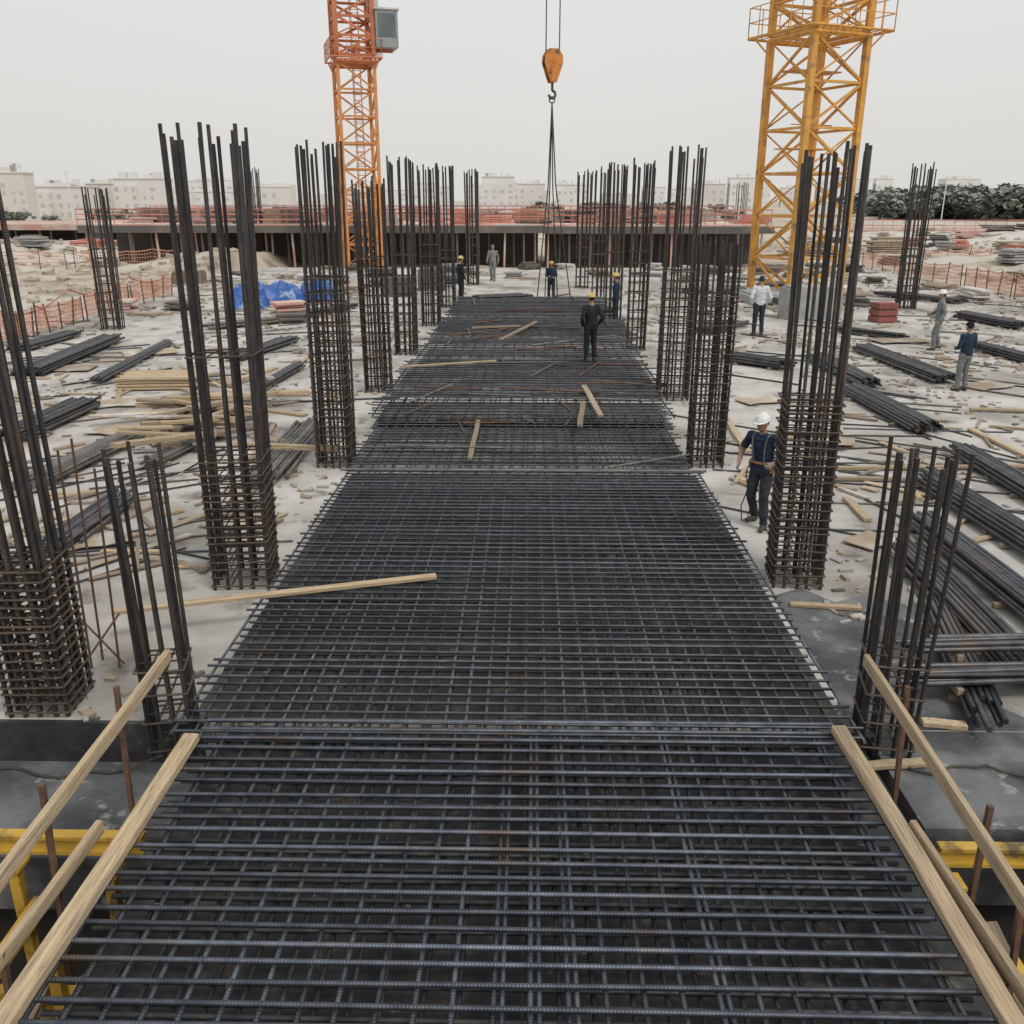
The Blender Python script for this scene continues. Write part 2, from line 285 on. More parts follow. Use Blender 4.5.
    if head=='helmet':
        b=MB(); c=hd+RT@V((0,-.005,.045)); b.ell(c,(.108,.128,.105),22,10,RT,zmin=0,zmax=1)
        b.ell(c+RT@V((0,.03,0)),(.118,.15,.012),22,6,RT); b.ell(c+RT@V((0,0,.075)),(.02,.115,.045),10,8,RT)
        b.build('helmet',hcol,t,True)
    elif head=='cap':
        b=MB(); c=hd+RT@V((0,-.005,.035)); b.ell(c,(.095,.112,.10),20,10,RT,zmin=0,zmax=1); b.ell(c+RT@V((0,.11,.0)),(.07,.07,.01),14,6,RT); b.build('cap',hcol,t,True)
    b=MB(); b.ell(hd+RM@V((0,-.024,.022)),(.084,.090,.108),20,12,RM,zmin=-.45 if head=='hair' else -.55,zmax=1 if head=='hair' else .4); b.build('hair',HAIR,t,True)
    if belt:
        b=MB(); n=28; r_,th_,z=.178,.022,1.03
        for i in range(n):
            a0=2*math.pi*i/n;a1=2*math.pi*(i+1)/n
            b.tube(ln((r_*math.cos(a0),(r_-.042)*math.sin(a0),z)),ln((r_*math.cos(a1),(r_-.042)*math.sin(a1),z)),th_,th_,6)
        b.build('belt',ORG,t,True)
        MB().box(ln((-.19,.03,.96)),(.06,.12,.15)).build('tool_pouch',ORG,t); MB().box(ln((.19,-.03,.96)),(.05,.1,.13)).build('tool_pouch',ORG,t)
        for s in (-1,1):
            b=MB(); b.path([ln(p) for p in ((s*.08,.135,1.04),(s*.09,.140,1.2),(s*.10,.138,1.33),(s*.115,.09,1.45),(s*.11,.0,1.49),(s*.10,-.09,1.45),(s*.06,-.135,1.3),(s*.08,-.135,1.04))],.009,6); b.build('harness_strap',GTR,t)
    return t
A_idle={}
A_front={'elL':(-.25,.0,1.15),'elR':(.25,.0,1.15),'wrL':(-.12,.24,1.08),'wrR':(.12,.24,1.10),'hdL':(.4,.8,0),'hdR':(-.4,.8,0)}
A_pocket={'elL':(-.30,-.10,1.15),'elR':(.30,-.10,1.15),'wrL':(-.21,.05,.98),'wrR':(.21,.05,.98),'hdL':(.2,.3,-1),'hdR':(-.2,.3,-1)}
A_step={'knL':(-.1,.12,.52),'anL':(-.12,.10,.09),'knR':(.1,.0,.5),'anR':(.11,-.10,.09),'elL':(-.26,-.06,1.15),'wrL':(-.27,.06,.92),'elR':(.26,.02,1.15),'wrR':(.2,.24,1.05),'hdR':(-.3,.8,.1)}
A_walk={'knL':(-.1,.14,.52),'anL':(-.11,.2,.10),'knR':(.1,.02,.5),'anR':(.11,-.18,.11),'elL':(-.25,-.14,1.16),'wrL':(-.26,-.02,.93),'elR':(.25,.06,1.14),'wrR':(.25,.24,.98)}
A_near={'lean':.16,'knL':(-.11,.10,.51),'anL':(-.14,.10,.09),'knR':(.12,.06,.5),'anR':(.15,-.18,.10),'elL':(-.32,.02,1.17),'wrL':(-.26,.24,1.08),'elR':(.33,.04,1.17),'wrR':(.27,.24,1.0),'hdR':(0,.5,-1),'nod':.22,'turn':-.2,'curl':.9}
person('worker in white helmet, navy t-shirt and waist belt beside the tall right column',(757,526),410,D(140),NAVY,SLATE,A_near,'helmet',HW,.0085,True,True,0.0,True)
person('man in black with yellow helmet standing on the far mats, seen from behind',(590,362),293,D(20),BLACK,BLACK,A_pocket,'helmet',HY_,.012,z0=.3)
person('man in navy with yellow helmet beside the right row of columns',(615,325),273,D(75),NAVY,DK,A_idle,'helmet',HY_,.014)
person('man in navy with yellow helmet standing by the sling legs',(551,300),261,D(180),NAVY,DK,A_front,'helmet',HY_,.015)
person('man in black standing among the far left row columns',(461,300),256,D(-60),BLACK,DK,A_idle,'helmet',HY_,.015)
person('man in dusty pale clothes walking on the far left side of the mats',(493,281),244,D(170),DUST,GJ,A_walk,'hair',None,.015)
person('bareheaded man in pale grey shirt, back turned, in front of the yellow crane',(757,336),275,D(5),GREY,SLATE,A_pocket,'hair',None,.013)
person('man in grey jacket and white helmet at far right, facing left',(935,350),290,D(80),GJ,GTR,A_step,'helmet',HW,.013)
person('man in navy jacket, grey trousers and dark cap at right, back turned',(960,391),321,D(20),NAVY,GTR,A_front,'cap',CAP,.012)
CACHE={}
def unit(kind,m):
    k=(kind,m.name)
    if k not in CACHE:
        b=MB()
        if kind=='rod': b.tube((0,0,0),(0,0,1),1,1,8)
        else: b.box((0,0,.5),(1,1,1))
        me=b.mesh(kind,m)
        if kind=='rod':
            for p in me.polygons: p.use_smooth=len(p.vertices)==4
        CACHE[k]=me
    return CACHE[k]
def place(o,p0,p1,sx,sy,roll=0.0):
    p0=V(p0);p1=V(p1); d=p1-p0
    o.rotation_mode='QUATERNION'
    z=d.normalized(); ref=V((0,0,1)) if abs(z.z)<0.95 else V((0,1,0))
    x=ref.cross(z).normalized(); y=z.cross(x)
    mt=Matrix((x,y,z)).transposed()
    o.rotation_quaternion=mt.to_quaternion()@Quaternion((0,0,1),roll)
    o.location=p0; o.scale=(sx,sy,d.length)
    return o
def rod(name,p0,p1,r,m,parent=None): return place(link(name,unit('rod',m),parent),p0,p1,r,r)
def beam(name,p0,p1,wd,ht,m,parent=None,roll=0.0): return place(link(name,unit('beam',m),parent),p0,p1,wd,ht,roll)
def plankmesh(m):
    k=('plank',m.name)
    if k not in CACHE:
        b=MB(); pts=[(-.5,-.40),(-.42,-.5),(.42,-.5),(.5,-.40),(.5,.40),(.42,.5),(-.42,.5),(-.5,.40)]; vs=[]
        for j,z in enumerate((0,.3,.62,1)):
            for x,y in pts: vs.append((x+(0.08 if j==1 else -.06 if j==2 else 0),y+(0.06*(j==2)),z))
        n=8; fs=[]
        for j in range(3):
            for i in range(n): fs.append((j*n+i,j*n+(i+1)%n,(j+1)*n+(i+1)%n,(j+1)*n+i))
        fs.append(tuple(range(n-1,-1,-1))); fs.append(tuple(3*n+i for i in range(n)))
        b.add(vs,fs); CACHE[k]=b.mesh('plank',m)
    return CACHE[k]
def plank(label,p0,p1,wd,ht,m='wood',group=None,roll=0.0,name='timber_plank',cat='plank'):
    o=place(link(name,plankmesh(M[m])),p0,p1,wd,ht,roll)
    return tag(o,label,cat,group)
# ------------------------------------------------------------ ground & slab
XL,XR=-19.0,23.0; YF=64.0; YN=5.6; YS=6.9
def gh(x,y):
    if XL-0.5<x<XR+0.5 and y<YF+0.5 or y<5: return -3.2
    d=math.hypot(x,y)
    a=max(0,1-max(0,d-60)/200)
    hgt=-0.45+a*0.5*noise.noise(V((x*.12,y*.12,0)))+a*0.25*noise.noise(V((x*.45,y*.45,3)))
    if x<XL: hgt+=a*2.2*max(0,noise.noise(V((x*.07,y*.07,8)))+.12)
    if x>XR: hgt+=a*1.6*max(0,noise.noise(V((x*.06,y*.06,18)))+.05)
    if y>86: hgt+=a*3.5*max(0,noise.noise(V((x*.025,y*.04,28)))+.1)*min(1,(y-86)/20)
    if d>120: hgt+=min(1,(d-120)/40)*max(0,1-(d-160)/300)*1.2*max(0,noise.noise(V((x*.02,y*.02,2)))+.2)
    return hgt
xs=[-2500,-1200,-600,-300,-200,-150,-120]+[ -90+i*1.2 for i in range(151)]+[120,150,200,300,600,1200,2500]
ys=[-40,-15,0,4.9,5.1]+[6+i*1.3 for i in range(120)]+[170,185,200,220,240,260,300,360,450,700,1200,2500,5000]
b=MB(); nx=len(xs); vs=[(x,y,gh(x,y)) for y in ys for x in xs]
b.add(vs,[(j*nx+i,j*nx+i+1,(j+1)*nx+i+1,(j+1)*nx+i) for j in range(len(ys)-1) for i in range(nx-1)])
tag(b.build('ground',M['dirt'],smooth=True),kind='structure')
def struct(name,mb,m): return tag(mb.build(name,m),kind='structure')
struct('concrete_floor',MB().box(((XL+XR)/2,(YS+YF)/2,-.35),(XR-XL,YF-YS,.7)),M['concrete'])
struct('lower_floor',MB().box(((XL-2.72)/2,(YN+YS)/2-.002,-.63),(-2.72-XL,YS-YN,.5)),M['darkconc'])
struct('side_floor',MB().box(((XR+2.95)/2,(YN+YS)/2-.002,-.353),(XR-2.95,YS-YN,.7)),M['darkconc'])
struct('centre_floor',MB().box((0.115,(2.2+YS)/2-.002,-.30),(5.5,YS-2.2,.55)),M['deck'])
struct('pit_floor',MB().box((0,1.0,-3.1),(60,9.0,.12)),M['pit'])
b=MB(); pts=[gp(x,y,.004) for x,y in ((772,596),(800,588),(835,602),(862,596),(905,604),(948,640),(985,700),(1060,735),(1120,740),(1140,768),(858,775),(838,700))]
pts=[V((p.x,max(p.y,YS+.01),.004)) for p in pts]
b.add(pts,[tuple(range(len(pts)))]); struct('damp_floor_patch',b,M['darkconc'])
struct('floor_edge_strip',MB().box(((XL-2.9)/2,YS-.03,-.18),(-2.9-XL,.05,.40)),M['deck'])
ymid1=gp(512,471,.30).y
xl=(gp(188,740,.34).x+gp(12,1010,.34).x)/2; xr=(gp(838,730,.34).x+gp(1012,1010,.34).x)/2
xa0,xa1=xl+.03,xr-.03
L0=gp(205,692,.28).x; L1=gp(343,473,.28).x; R0_=gp(852,700,.28).x; R1_=gp(692,473,.28).x
bl=(L0+L1)/2; br=(R0_+R1_)/2
b=MB().box(((bl+br)/2,(YS+ymid1)/2+.34,.0),(br-bl+.16,ymid1-YS+.66,.05)); struct('formwork_floor',b,M['deck'])
# ------------------------------------------------------------ rebar mats
def mat_grid(label,x0,x1,y0,y1,z,sx,sy,r,mx_,my_,jit=0.01,low=None,ties=0,group=None,pairs=0.0,mlow=None,rag=.07):
    t=thing('rebar_mat',label,'rebar mat',((x0+x1)/2,(y0+y1)/2,z),0,group)
    hx,hy=(x1-x0)/2,(y1-y0)/2; mlow=mlow or M['bar_low']
    n=int((y1-y0)/sy); 
    for i in range(n+1):
        y=-hy+i*2*hy/n+R.uniform(-1,1)*jit*1.5
        sk_=R.uniform(-1,1)*jit*1.4; zz=R.uniform(-.005,.007)
        rod('cross_bar',(-hx-R.uniform(-.05,rag),y-sk_,2*r+zz),(hx+R.uniform(-.05,rag),y+sk_,2*r+zz+R.uniform(-.006,.006)),r,mx_,t)
    n=int((x1-x0)/sx)
    for i in range(n+1):
        x=-hx+i*2*hx/n+R.uniform(-1,1)*jit; sk_=R.uniform(-1,1)*jit
        rod('lengthwise_bar',(x-sk_,-hy-R.uniform(0,rag),0),(x+sk_,hy+R.uniform(0,rag),R.uniform(-.004,.004)),r,my_,t)
        if R.random()<pairs: rod('lengthwise_bar',(x-sk_+.05,-hy,-.004),(x+sk_+.045,hy,-.003),r*.9,my_,t)
    if low:
        lz,lsx,lsy=low
        n=int((y1-y0)/lsy)
        for i in range(n+1):
            y=-hy+(i+.4)*2*hy/(n+1)+R.uniform(-1,1)*.03
            rod('cross_bar',(-hx,y+R.uniform(-.03,.03),-lz),(hx,y+R.uniform(-.03,.03),-lz),r,mlow,t)
        n=int((x1-x0)/lsx)
        for i in range(n+1):
            x=-hx+(i+.45)*2*hx/(n+1)+R.uniform(-1,1)*.02
            rod('lengthwise_bar',(x,-hy,-lz-2*r),(x+R.uniform(-.02,.02),hy,-lz-2*r),r,mlow,t)
    if ties:
        b=MB()
        for i in range(ties):
            x=R.uniform(-hx,hx); y=R.uniform(-hy,hy)
            x=-hx+round((x+hx)/(2*hx)*int((x1-x0)/sx))*2*hx/int((x1-x0)/sx); y=-hy+round((y+hy)/(2*hy)*int((y1-y0)/sy))*2*hy/int((y1-y0)/sy)
            a=R.uniform(0,6.3); d=V((math.cos(a),math.sin(a),0))*.02
            p=V((x,y,3.0*r)); b.path([p-d*1.3-V((0,0,.03)),p-d*.3,p+d*.4,p+d*.7+V((0,0,.012))],.002,4)
        tag(b.build('tie_wire',M['wire'],t),kind='stuff')
    return t
mat_grid('nearest rebar mat, blue grey bars filling the bottom between the two guard rails',xa0,xa1,2.7,gp(512,722,.3).y,.27,.205,.138,.0168,M['bar_x'],M['bar_y'],jit=.010,low=(.13,.205,.138),ties=150,pairs=.15,rag=.01)
mat_grid('large dense rebar mat in the middle foreground, ending at the first seam',bl,br,gp(512,733,.3).y,ymid1,.262,.17,.152,.0142,M['bar_xm'],M['bar_ym'],jit=.008,low=(.12,.17,.3),ties=300)
rod_=rod('seam_bar',V((bl-.12,ymid1+.03,.30)),V((br+.12,ymid1+.05,.30)),.022,M['greybar']); tag(rod_,'long pale bar lying along the far edge of the large mat, at the first seam','rebar')
secs=[((350,689),419,466,'first rebar mat beyond the long foreground mat, paler floor showing through'),
      ((372,672),391,415,'second rebar mat beyond the foreground mat, crossed by two leaning boards'),
      ((392,660),361,388,'third rebar mat beyond the foreground mat, with a timber lying at its left corner'),
      ((418,640),340,357,'fourth rebar mat beyond the foreground mat, under the man in black'),
      ((432,632),319,336,'fifth rebar mat beyond the foreground mat, narrower and almost solid dark'),
      ((448,612),298,316,'farthest rebar mat, at the feet of the crane sling')]
for i,((x0,x1),yt,yb,lb) in enumerate(secs):
    z=(.14,.31,.22,.30,.2,.28)[i]
    a=gp(x0,yb,z); c=gp(x1,yb,z); d=gp(x0,yt,z); X0=a.x; X1=c.x
    sp_=.18 if i==0 else .2+.03*i
    mat_grid(lb,X0,X1,a.y,d.y,z,sp_,sp_*(1.15 if i==0 else 1.1),.0145+.002*i,M['bar_far'],M['bar_far'],jit=.022,low=(.08,.3,.35) if i<2 else None,mlow=M['bar_far'],rag=.22)
    struct('formwork_floor',MB().box(((X0+X1)/2,(a.y+d.y)/2+.1,.01),(X1-X0+.1,(d.y-a.y)-.02,.05)),M['deckpale'] if i<1 else M['darkconc'])
    for q in range(7):
        xx=R.uniform(X0+.3,X1-.3); yy=R.uniform(a.y,d.y); an=R.gauss(0,.35)+(math.pi/2 if q%3==0 else 0); L=R.uniform(.8,2.4); dd=V((math.cos(an),math.sin(an),0))*L/2; cc=V((xx,yy,z+.07+.01*i))
        tag(rod('loose_bar',cc-dd,cc+dd+V((0,0,.03)),.018+.002*i,M['greybar' if q%2 else 'rust']),'loose bar dropped on top of the mats beyond the first seam','rebar','loose bars on the far mats')
# ------------------------------------------------------------ rebar columns
def ringmesh(w_,r,cross):
    k=('ring',round(w_,3),r,cross)
    if k not in CACHE:
        b=MB(); h=w_/2
        for p,q in (((-h,-h,0),(h,-h,0)),((h,-h,0),(h,h,0)),((h,h,0),(-h,h,0)),((-h,h,0),(-h,-h,0))): b.tube(p,q,r,r,6)
        if cross:
            for s in (-h/3,h/3):
                b.tube((s,-h,.012),(s,h,.012),r*.9,r*.9,5); b.tube((-h,s,.024),(h,s,.024),r*.9,r*.9,5)
        CACHE[k]=b.mesh('tie',M['tie'])
    return CACHE[k]
def cage(label,px,pyb,wpx,pyt,nside=4,r=.024,tie_h=1.4,tie_s=.14,upper_s=.0,z0=0.0,splay=.012,rz=None,extra=0,lean=None,low_h=.95):
    P=gp(px,pyb,z0); 
    wm=wpx/F*depth(P)*0.84
    P=P+V((0,wm*.35,0))
    h=topz(P,pyt)-z0
    # turn the cage so its back bars fall between its front bars as on the site
    t=thing('rebar_column',label,'rebar column',P,R.uniform(-.10,.10) if rz is None else rz)
    hw=wm/2; pos=[]; st=2*hw/(nside-1)
    for i in range(nside):
        s=-hw+st*i; jt=0 if i in (0,nside-1) else 1
        pos.append((s+R.uniform(-.2,.2)*st*jt,-hw)); pos.append((s+(R.uniform(.15,.45)*st if i<nside-1 else 0)*jt,hw))
        if 0<i<nside-1: pos+=[(-hw,s),(hw,s)]
    for i in range(extra): pos.append((R.uniform(-hw,hw)*.8,R.uniform(-hw,hw)*.8))
    lean=lean or (R.uniform(-.01,.01),R.uniform(-.008,.008))
    for (x,y) in pos:
        hh=h*R.uniform(low_h,1.012); k=1+splay*hh
        dx,dy=R.uniform(-.05,.05)+lean[0]*hh,R.uniform(-.05,.05)+lean[1]*hh
        rod('upright_bar',(x,y,0),(x*k+dx,y*k+dy,hh),r*R.uniform(.88,1.05),M['bar_v'],t)
    zs=[];z=.06
    while z<min(tie_h,h*.95): zs.append(z+R.uniform(-.02,.02)); z+=tie_s
    if upper_s:
        while z<h*.6: zs.append(z+R.uniform(-.08,.08)); z+=upper_s
    me=ringmesh(wm+2*r+.01,.5*r if r>.02 else .010,nside>=4)
    for z in zs:
        o=link('tie_hoop',me,t); o.location=(lean[0]*z,lean[1]*z,z); o.rotation_euler=(R.uniform(-.04,.04),R.uniform(-.04,.04),R.uniform(-.02,.02)); o.scale=(1+splay*z,1+splay*z,1)
    return t
cage('massive rebar column cut by the left picture edge, closely tied near its base',43,712,66,60,5,.023,1.5,.085,0,extra=4,lean=(-.022,0))
cage('tall rebar column left of the big mat, second from the left edge, leaning bars above a tied base',242,586,62,121,5,.0215,1.5,.105,1.3,splay=.02,extra=2,rz=.10)
cage('tall tied rebar column in the left row, behind the tallest left one',335,467,36,141,5,.0215,3.0,.17,1.2,extra=2)
cage('rebar column in the left row standing in front of the orange crane mast',378,392,29,178,5,.023,3.3,.22,.9,extra=2)
cage('rebar column just right of the orange crane mast, left row',406,355,23,158,5,.025,2.8,.28,1,extra=2)
cage('rebar column in the left row, beside the foremost of the far dark cluster',431,326,20,163,5,.028,2.6,.35,1)
cage('rebar column in the left row behind the man in black by the far mats',447,308,17,166,5,.03,2.4,.4,1)
cage('slim rebar column at the far end of the left row',473,285,12,170,4,.033,2.4,.5,1)
cage('isolated rebar column on the far left behind the orange netting',111,330,20,188,4,.025,3,.3,0,extra=2)
cage('thin distant rebar column standing before the far deck at left',258,262,12,168,4,.036,2,.6,0)
cage('tall rebar column right of the big mat, just behind the worker in the white helmet',797,586,54,146,5,.0195,2.2,.105,.9,splay=.022,extra=2,lean=(-.008,0),rz=-.1)
cage('shorter rebar column in the right row, between the two tallest, tied all the way up',706,467,36,235,5,.020,3.0,.16,0,extra=2)
cage('tall rebar column in the right row beside the short tied one',673,400,33,145,5,.023,2.8,.2,1.0,extra=2)
cage('rebar column in the right row behind the worker in the yellow helmet',636,350,20,160,5,.025,2.6,.28,1,extra=2)
cage('rebar column in the right row, third from its far end',613,322,18,163,5,.028,2.4,.4,1)
cage('rebar column in the right row, next to the farthest one',598,300,14,168,4,.031,2.4,.5,1,extra=2)
cage('farthest rebar column of the right row, beside the hook sling',582,288,14,170,4,.034,2.4,.5,1)
cage('isolated rebar column on the far right beyond the yellow crane mast',907,309,18,163,5,.028,3,.3,0)
cage('small distant rebar column beside the yellow crane mast, on its left',738,252,9,182,3,.034,2,.6,0)
cage('short sparsely tied rebar column beside the left guard rail',172,752,46,450,4,.0185,1.0,.26,.0,splay=.05,z0=-.1,lean=(-.02,0),rz=.18)
cage('short sparsely tied rebar column beside the right guard rail',886,752,54,447,4,.0185,1.0,.26,.0,extra=1,splay=.05,rz=-.16)
for i,(x,y,yt,dx) in enumerate(((78,672,442,-6),(92,668,452,0),(103,660,440,2),(120,668,470,3))):
    P=gp(x,y); h=topz(P,yt)
    o=rod('starter_bar',P,P+V((dx/90.,.05,h)),.012,M['rust']); tag(o,'thin rusty upright rod standing between the two left foreground columns','rod','thin starter rods left of the mat')
for i,(a,c) in enumerate((((60,600),(125,672)),((70,690),(128,596)))):
    P=gp(a[0],max(a[1],640)); Q=gp(c[0],668)
    o=rod('brace_rod',P+V((0,0,.05 if i else .6)),Q+V((0,0,.6 if i else .05)),.011,M['rust']); tag(o,['rusty brace rod sloping down to the right between the left rods','rusty brace rod sloping up to the right between the left rods'][i],'rod')
# ------------------------------------------------------------ edge planks and guard rails
plank('thick timber edge board lying along the left side of the nearest mat',V((xl-.02,2.6,.34)),V((xl+.03,gp(188,738,.34).y,.35)),.125,.07)
plank('thick timber edge board lying along the right side of the nearest mat',V((xr+.02,2.6,.34)),V((xr-.03,gp(838,730,.34).y,.35)),.115,.07)
def rail(pts,z,lab,wd,ht):
    a,c=gp(*pts[0],z),gp(*pts[1],z); d=(a-c).normalized()
    plank(lab,a,c-d*1.0,wd,ht)
rail(((168,655),(2,878)),.88,'upper timber guard rail on the left, rising towards the short rebar column',.045,.105)
rail(((866,660),(1022,900)),.88,'upper timber guard rail on the right, beside the short rebar column',.045,.105)
rail(((100,826),(4,956)),.36,'lower timber guard rail on the left, above the yellow beam',.045,.10)
rail(((912,826),(1003,962)),.36,'lower timber guard rail on the right, above the yellow beam',.045,.10)
def stake(x0,y0,x1,y1,z0,lab):
    a=gp(x0,y0,z0); zt=topz(a,y1); q=gp(x1,y1,zt); 
    o=beam('rail_stake',V((a.x,a.y,z0-.5)),V((q.x,a.y+.02,zt)),.032,.036,M['rust']); tag(o,lab,'stake')
stake(130,808,115,688,.0,'rusty stake holding the left guard rail, the farther one')
stake(58,915,40,786,.0,'rusty stake holding the left guard rail, the nearer one')
stake(8,1010,0,955,.0,'rusty stake at the lower left corner below the rails')
stake(897,800,909,688,.0,'rusty stake holding the right guard rail, the farther one')
stake(966,920,992,808,.0,'rusty stake holding the right guard rail, the nearer one')
stake(1016,985,1024,900,.0,'rusty stake at the right picture edge below the rails')
def ybeam(lab,p0,p1,wd=.1,ht=.2):
    p0=V(p0);p1=V(p1); t=thing('formwork_beam',lab,'beam',p0)
    d=p1-p0
    beam('flange',(0,0,ht/2),d+V((0,0,ht/2)),wd,.03,M['yellow'],t); beam('flange',(0,0,-ht/2),d+V((0,0,-ht/2)),wd,.03,M['yellow'],t)
    beam('web',(0,0,0),d,.03,ht-.03,M['yellow'],t)
for s,nm,xi in ((-1,'left',-2.84),(1,'right',3.0)):
    ybeam('long yellow formwork beam across the pit edge at '+nm,(xi,5.46,-.12),(s*9,5.46,-.12),.09,.13)
    ybeam('yellow formwork beam running towards the camera beside the mat at '+nm,(s*3.62,5.3,-.55),(s*3.62,1.5,-.55),.06,.12)
    ybeam('low yellow formwork beam crossing the pit at '+nm,(xi,4.75,-.85),(s*9,4.75,-.85),.08,.12)
    for k,(x,y,h_) in enumerate(((3.02,5.25,2.95),(3.75,5.3,2.95),(3.1,4.55,2.9),(3.62,4.3,2.5),(4.6,5.3,2.95),(3.15,3.7,2.8))):
        t=thing('shoring_post',['nearest to the mat at the back','second out at the back','nearest to the mat in the middle','second out in front','farthest out at the back','nearest to the camera'][k]+' of the yellow shoring posts in the '+nm+' pit','post',(s*x,y,-3.03))
        beam('post_tube',(0,0,0),(0,0,h_-.12),.075,.075,M['yellow'],t); beam('base_plate',(0,0,.02),(0,0,.05),.2,.2,M['yellow'],t); beam('head_plate',(0,0,h_-.12),(0,0,h_-.09),.16,.16,M['yellow'],t)
    plank('dark joist low in the pit on the '+nm,V((s*2.9,5.0,-1.2)),V((s*8,5.05,-1.2)),.1,.16,'oldwood')
    plank('second joist low in the pit on the '+nm+', nearer the camera',V((s*2.9,4.15,-.45)),V((s*7,4.1,-.47)),.07,.10,'oldwood')
    plank('short board sloping down into the pit on the '+nm,V((s*3.3,5.2,-.5)),V((s*3.5,3.4,-1.3)),.14,.05,'oldwood')
tag(MB().box((0,5.9,-1.95),(60,.3,2.2)).build('pit_wall',M['pit']),kind='structure')
for lb,ps in (('thin black cable trailing across the lower dark floor at left',[(0,768,-.36),(60,776,-.36),(120,770,-.36),(178,752,-.2),(205,738,.2)]),('thin cable trailing over the dark floor below the short right column',[(880,760,.02),(930,772,.02),(985,764,.02),(1060,790,.02)])):
    b=MB(); pt=[gp(x,y,z) for x,y,z in ps]; sm=[]
    for i in range(len(pt)-1):
        for k in range(5): sm.append(pt[i].lerp(pt[i+1],k/5)+V((0,.03*math.sin(i*5+k*1.3),0)))
    b.path(sm+[pt[-1]],.012,6); tag(b.build('cable',M['steel']),lb,'cable')
# ------------------------------------------------------------ planks on mats & floor
def pk(lab,x0,y0,x1,y1,z=.06,wd=.1,ht=.05,m='wood',z1=None,group=None):
    return plank(lab,gp(x0,y0,z),gp(x1,y1,z if z1 is None else z1),wd,ht,m,group)
pk('long pale timber lying across the left edge of the big mat',112,612,436,576,.345,.10,.045,z1=.35)
pk('short board standing out pale on the first mat beyond the seam',470,459,479,417,.2,.09,.04,'oldwood')
pk('brown board leaning on the second far mat, the right one of a pair',584,386,601,416,.5,.11,.05,'oldwood',z1=.40)
pk('brown board leaning on the second far mat, the left one of a pair',580,426,583,402,.38,.11,.05,'oldwood')
pk('pale timber lying at the left corner of the third far mat',400,367,496,361,.28,.10,.05)
pk('weathered timber lying on the fifth far mat',472,328,520,326,.3,.12,.06,'oldwood')
pk('weathered timber sloping across the fifth far mat',500,340,536,322,.36,.12,.06,'oldwood')
pk('pale batten on the floor beside the tall right column',790,604,861,608,.03,.09,.04)
pk('pale batten on the dark floor beside the short right column',868,766,925,762,.03,.09,.04)
pk('small pale board on the dark floor right of the short column',922,722,966,726,.03,.1,.05)
pk('pale board on the right floor cut by the picture edge',970,429,1040,462,.05,.12,.05)
pk('long pale batten across the right floor beyond the pipe stacks',836,468,1040,466,.05,.11,.05)
pk('second long batten across the right floor, nearer than the pale one',834,478,960,480,.05,.11,.05,'oldwood')
pk('timber on the right floor leaning towards the worker in the navy top',722,412,748,452,.05,.12,.06)
pk('narrow board lying behind the tall right column',846,498,868,520,.04,.12,.05)
pk('board lying beside the black pipe stack on the right',935,530,968,558,.04,.2,.04,'oldwood')
pk('pale board beyond the dark bundles on the right',970,409,1035,411,.05,.12,.05)
pk('timber beside the left row of columns, near the pile of lumber',262,390,306,358,.06,.14,.08)
pk('weathered timber propped by the foot of the first left row column',282,468,310,430,.08,.12,.06,'oldwood')
t=thing('board_stack','neat stack of pale boards on the left floor, just behind the lumber pile','board stack',gp(164,386),.1)
for i in range(4):
    for j in range(6):
        place(link('board',plankmesh(M['wood']),t),V((-.95+R.uniform(-.06,.06),-.55+j*.2,.06+i*.075)),V((.95+R.uniform(-.06,.06),-.55+j*.2+R.uniform(-.02,.02),.06+i*.075)),.17,.06)
for i in range(70):
    x=R.gauss(222,38); y=R.gauss(412,20)
    if not(128<x<300 and 372<y<456): continue
    a=R.gauss(.25,.8); L=R.uniform(.5,2.2)
    P=gp(x,y,R.uniform(.03,.35)); d=V((math.cos(a),math.sin(a),R.uniform(-.08,.08)))*L/2
    plank('loose board tumbled in the yellow pile of lumber on the left floor',P-d+V((0,0,.06)),P+d+V((0,0,.01)),R.uniform(.08,.22),R.uniform(.03,.09),R.choice(['wood','wood','wood','oldwood','ply']),'boards in the left lumber pile')
def onfloor(x,y):
    if x<512: return x<345-(y-470)*.74*(1 if y>470 else .8)-35
    return x>690+(y-470)*.7*(1 if y>470 else .45)+45
for i,(x,y,a,w1,w2) in enumerate(((130,402,.3,1.3,.8),(118,430,-.2,1.1,.7),(186,436,.6,1.4,.7),(64,368,.1,1.6,.9),(150,352,.5,1.5,1),(230,350,-.3,1.6,.9),(20,420,.2,1.2,.7),(96,540,.5,.8,.5),(250,320,.1,1.8,1),(760,400,.4,1.0,.6),(830,440,-.3,.9,.6),(900,340,.2,1.8,1),(985,385,.5,1.2,.8),(720,300,.1,2,1.1),(845,300,.4,2,1.2),(870,540,.7,.6,.45))):
    P=gp(x,y,.05+.01*(i%3)); d=V((math.cos(a),math.sin(a),R.uniform(0,.03)))*w1/2
    plank('worn plywood sheet lying flat on the '+('left' if x<512 else 'right')+' concrete floor',P-d,P+d,w2,.018,'ply','plywood sheets on the '+('left' if x<512 else 'right')+' floor',name='plywood_sheet',cat='plywood sheet')
cnt={'l':0,'r':0}
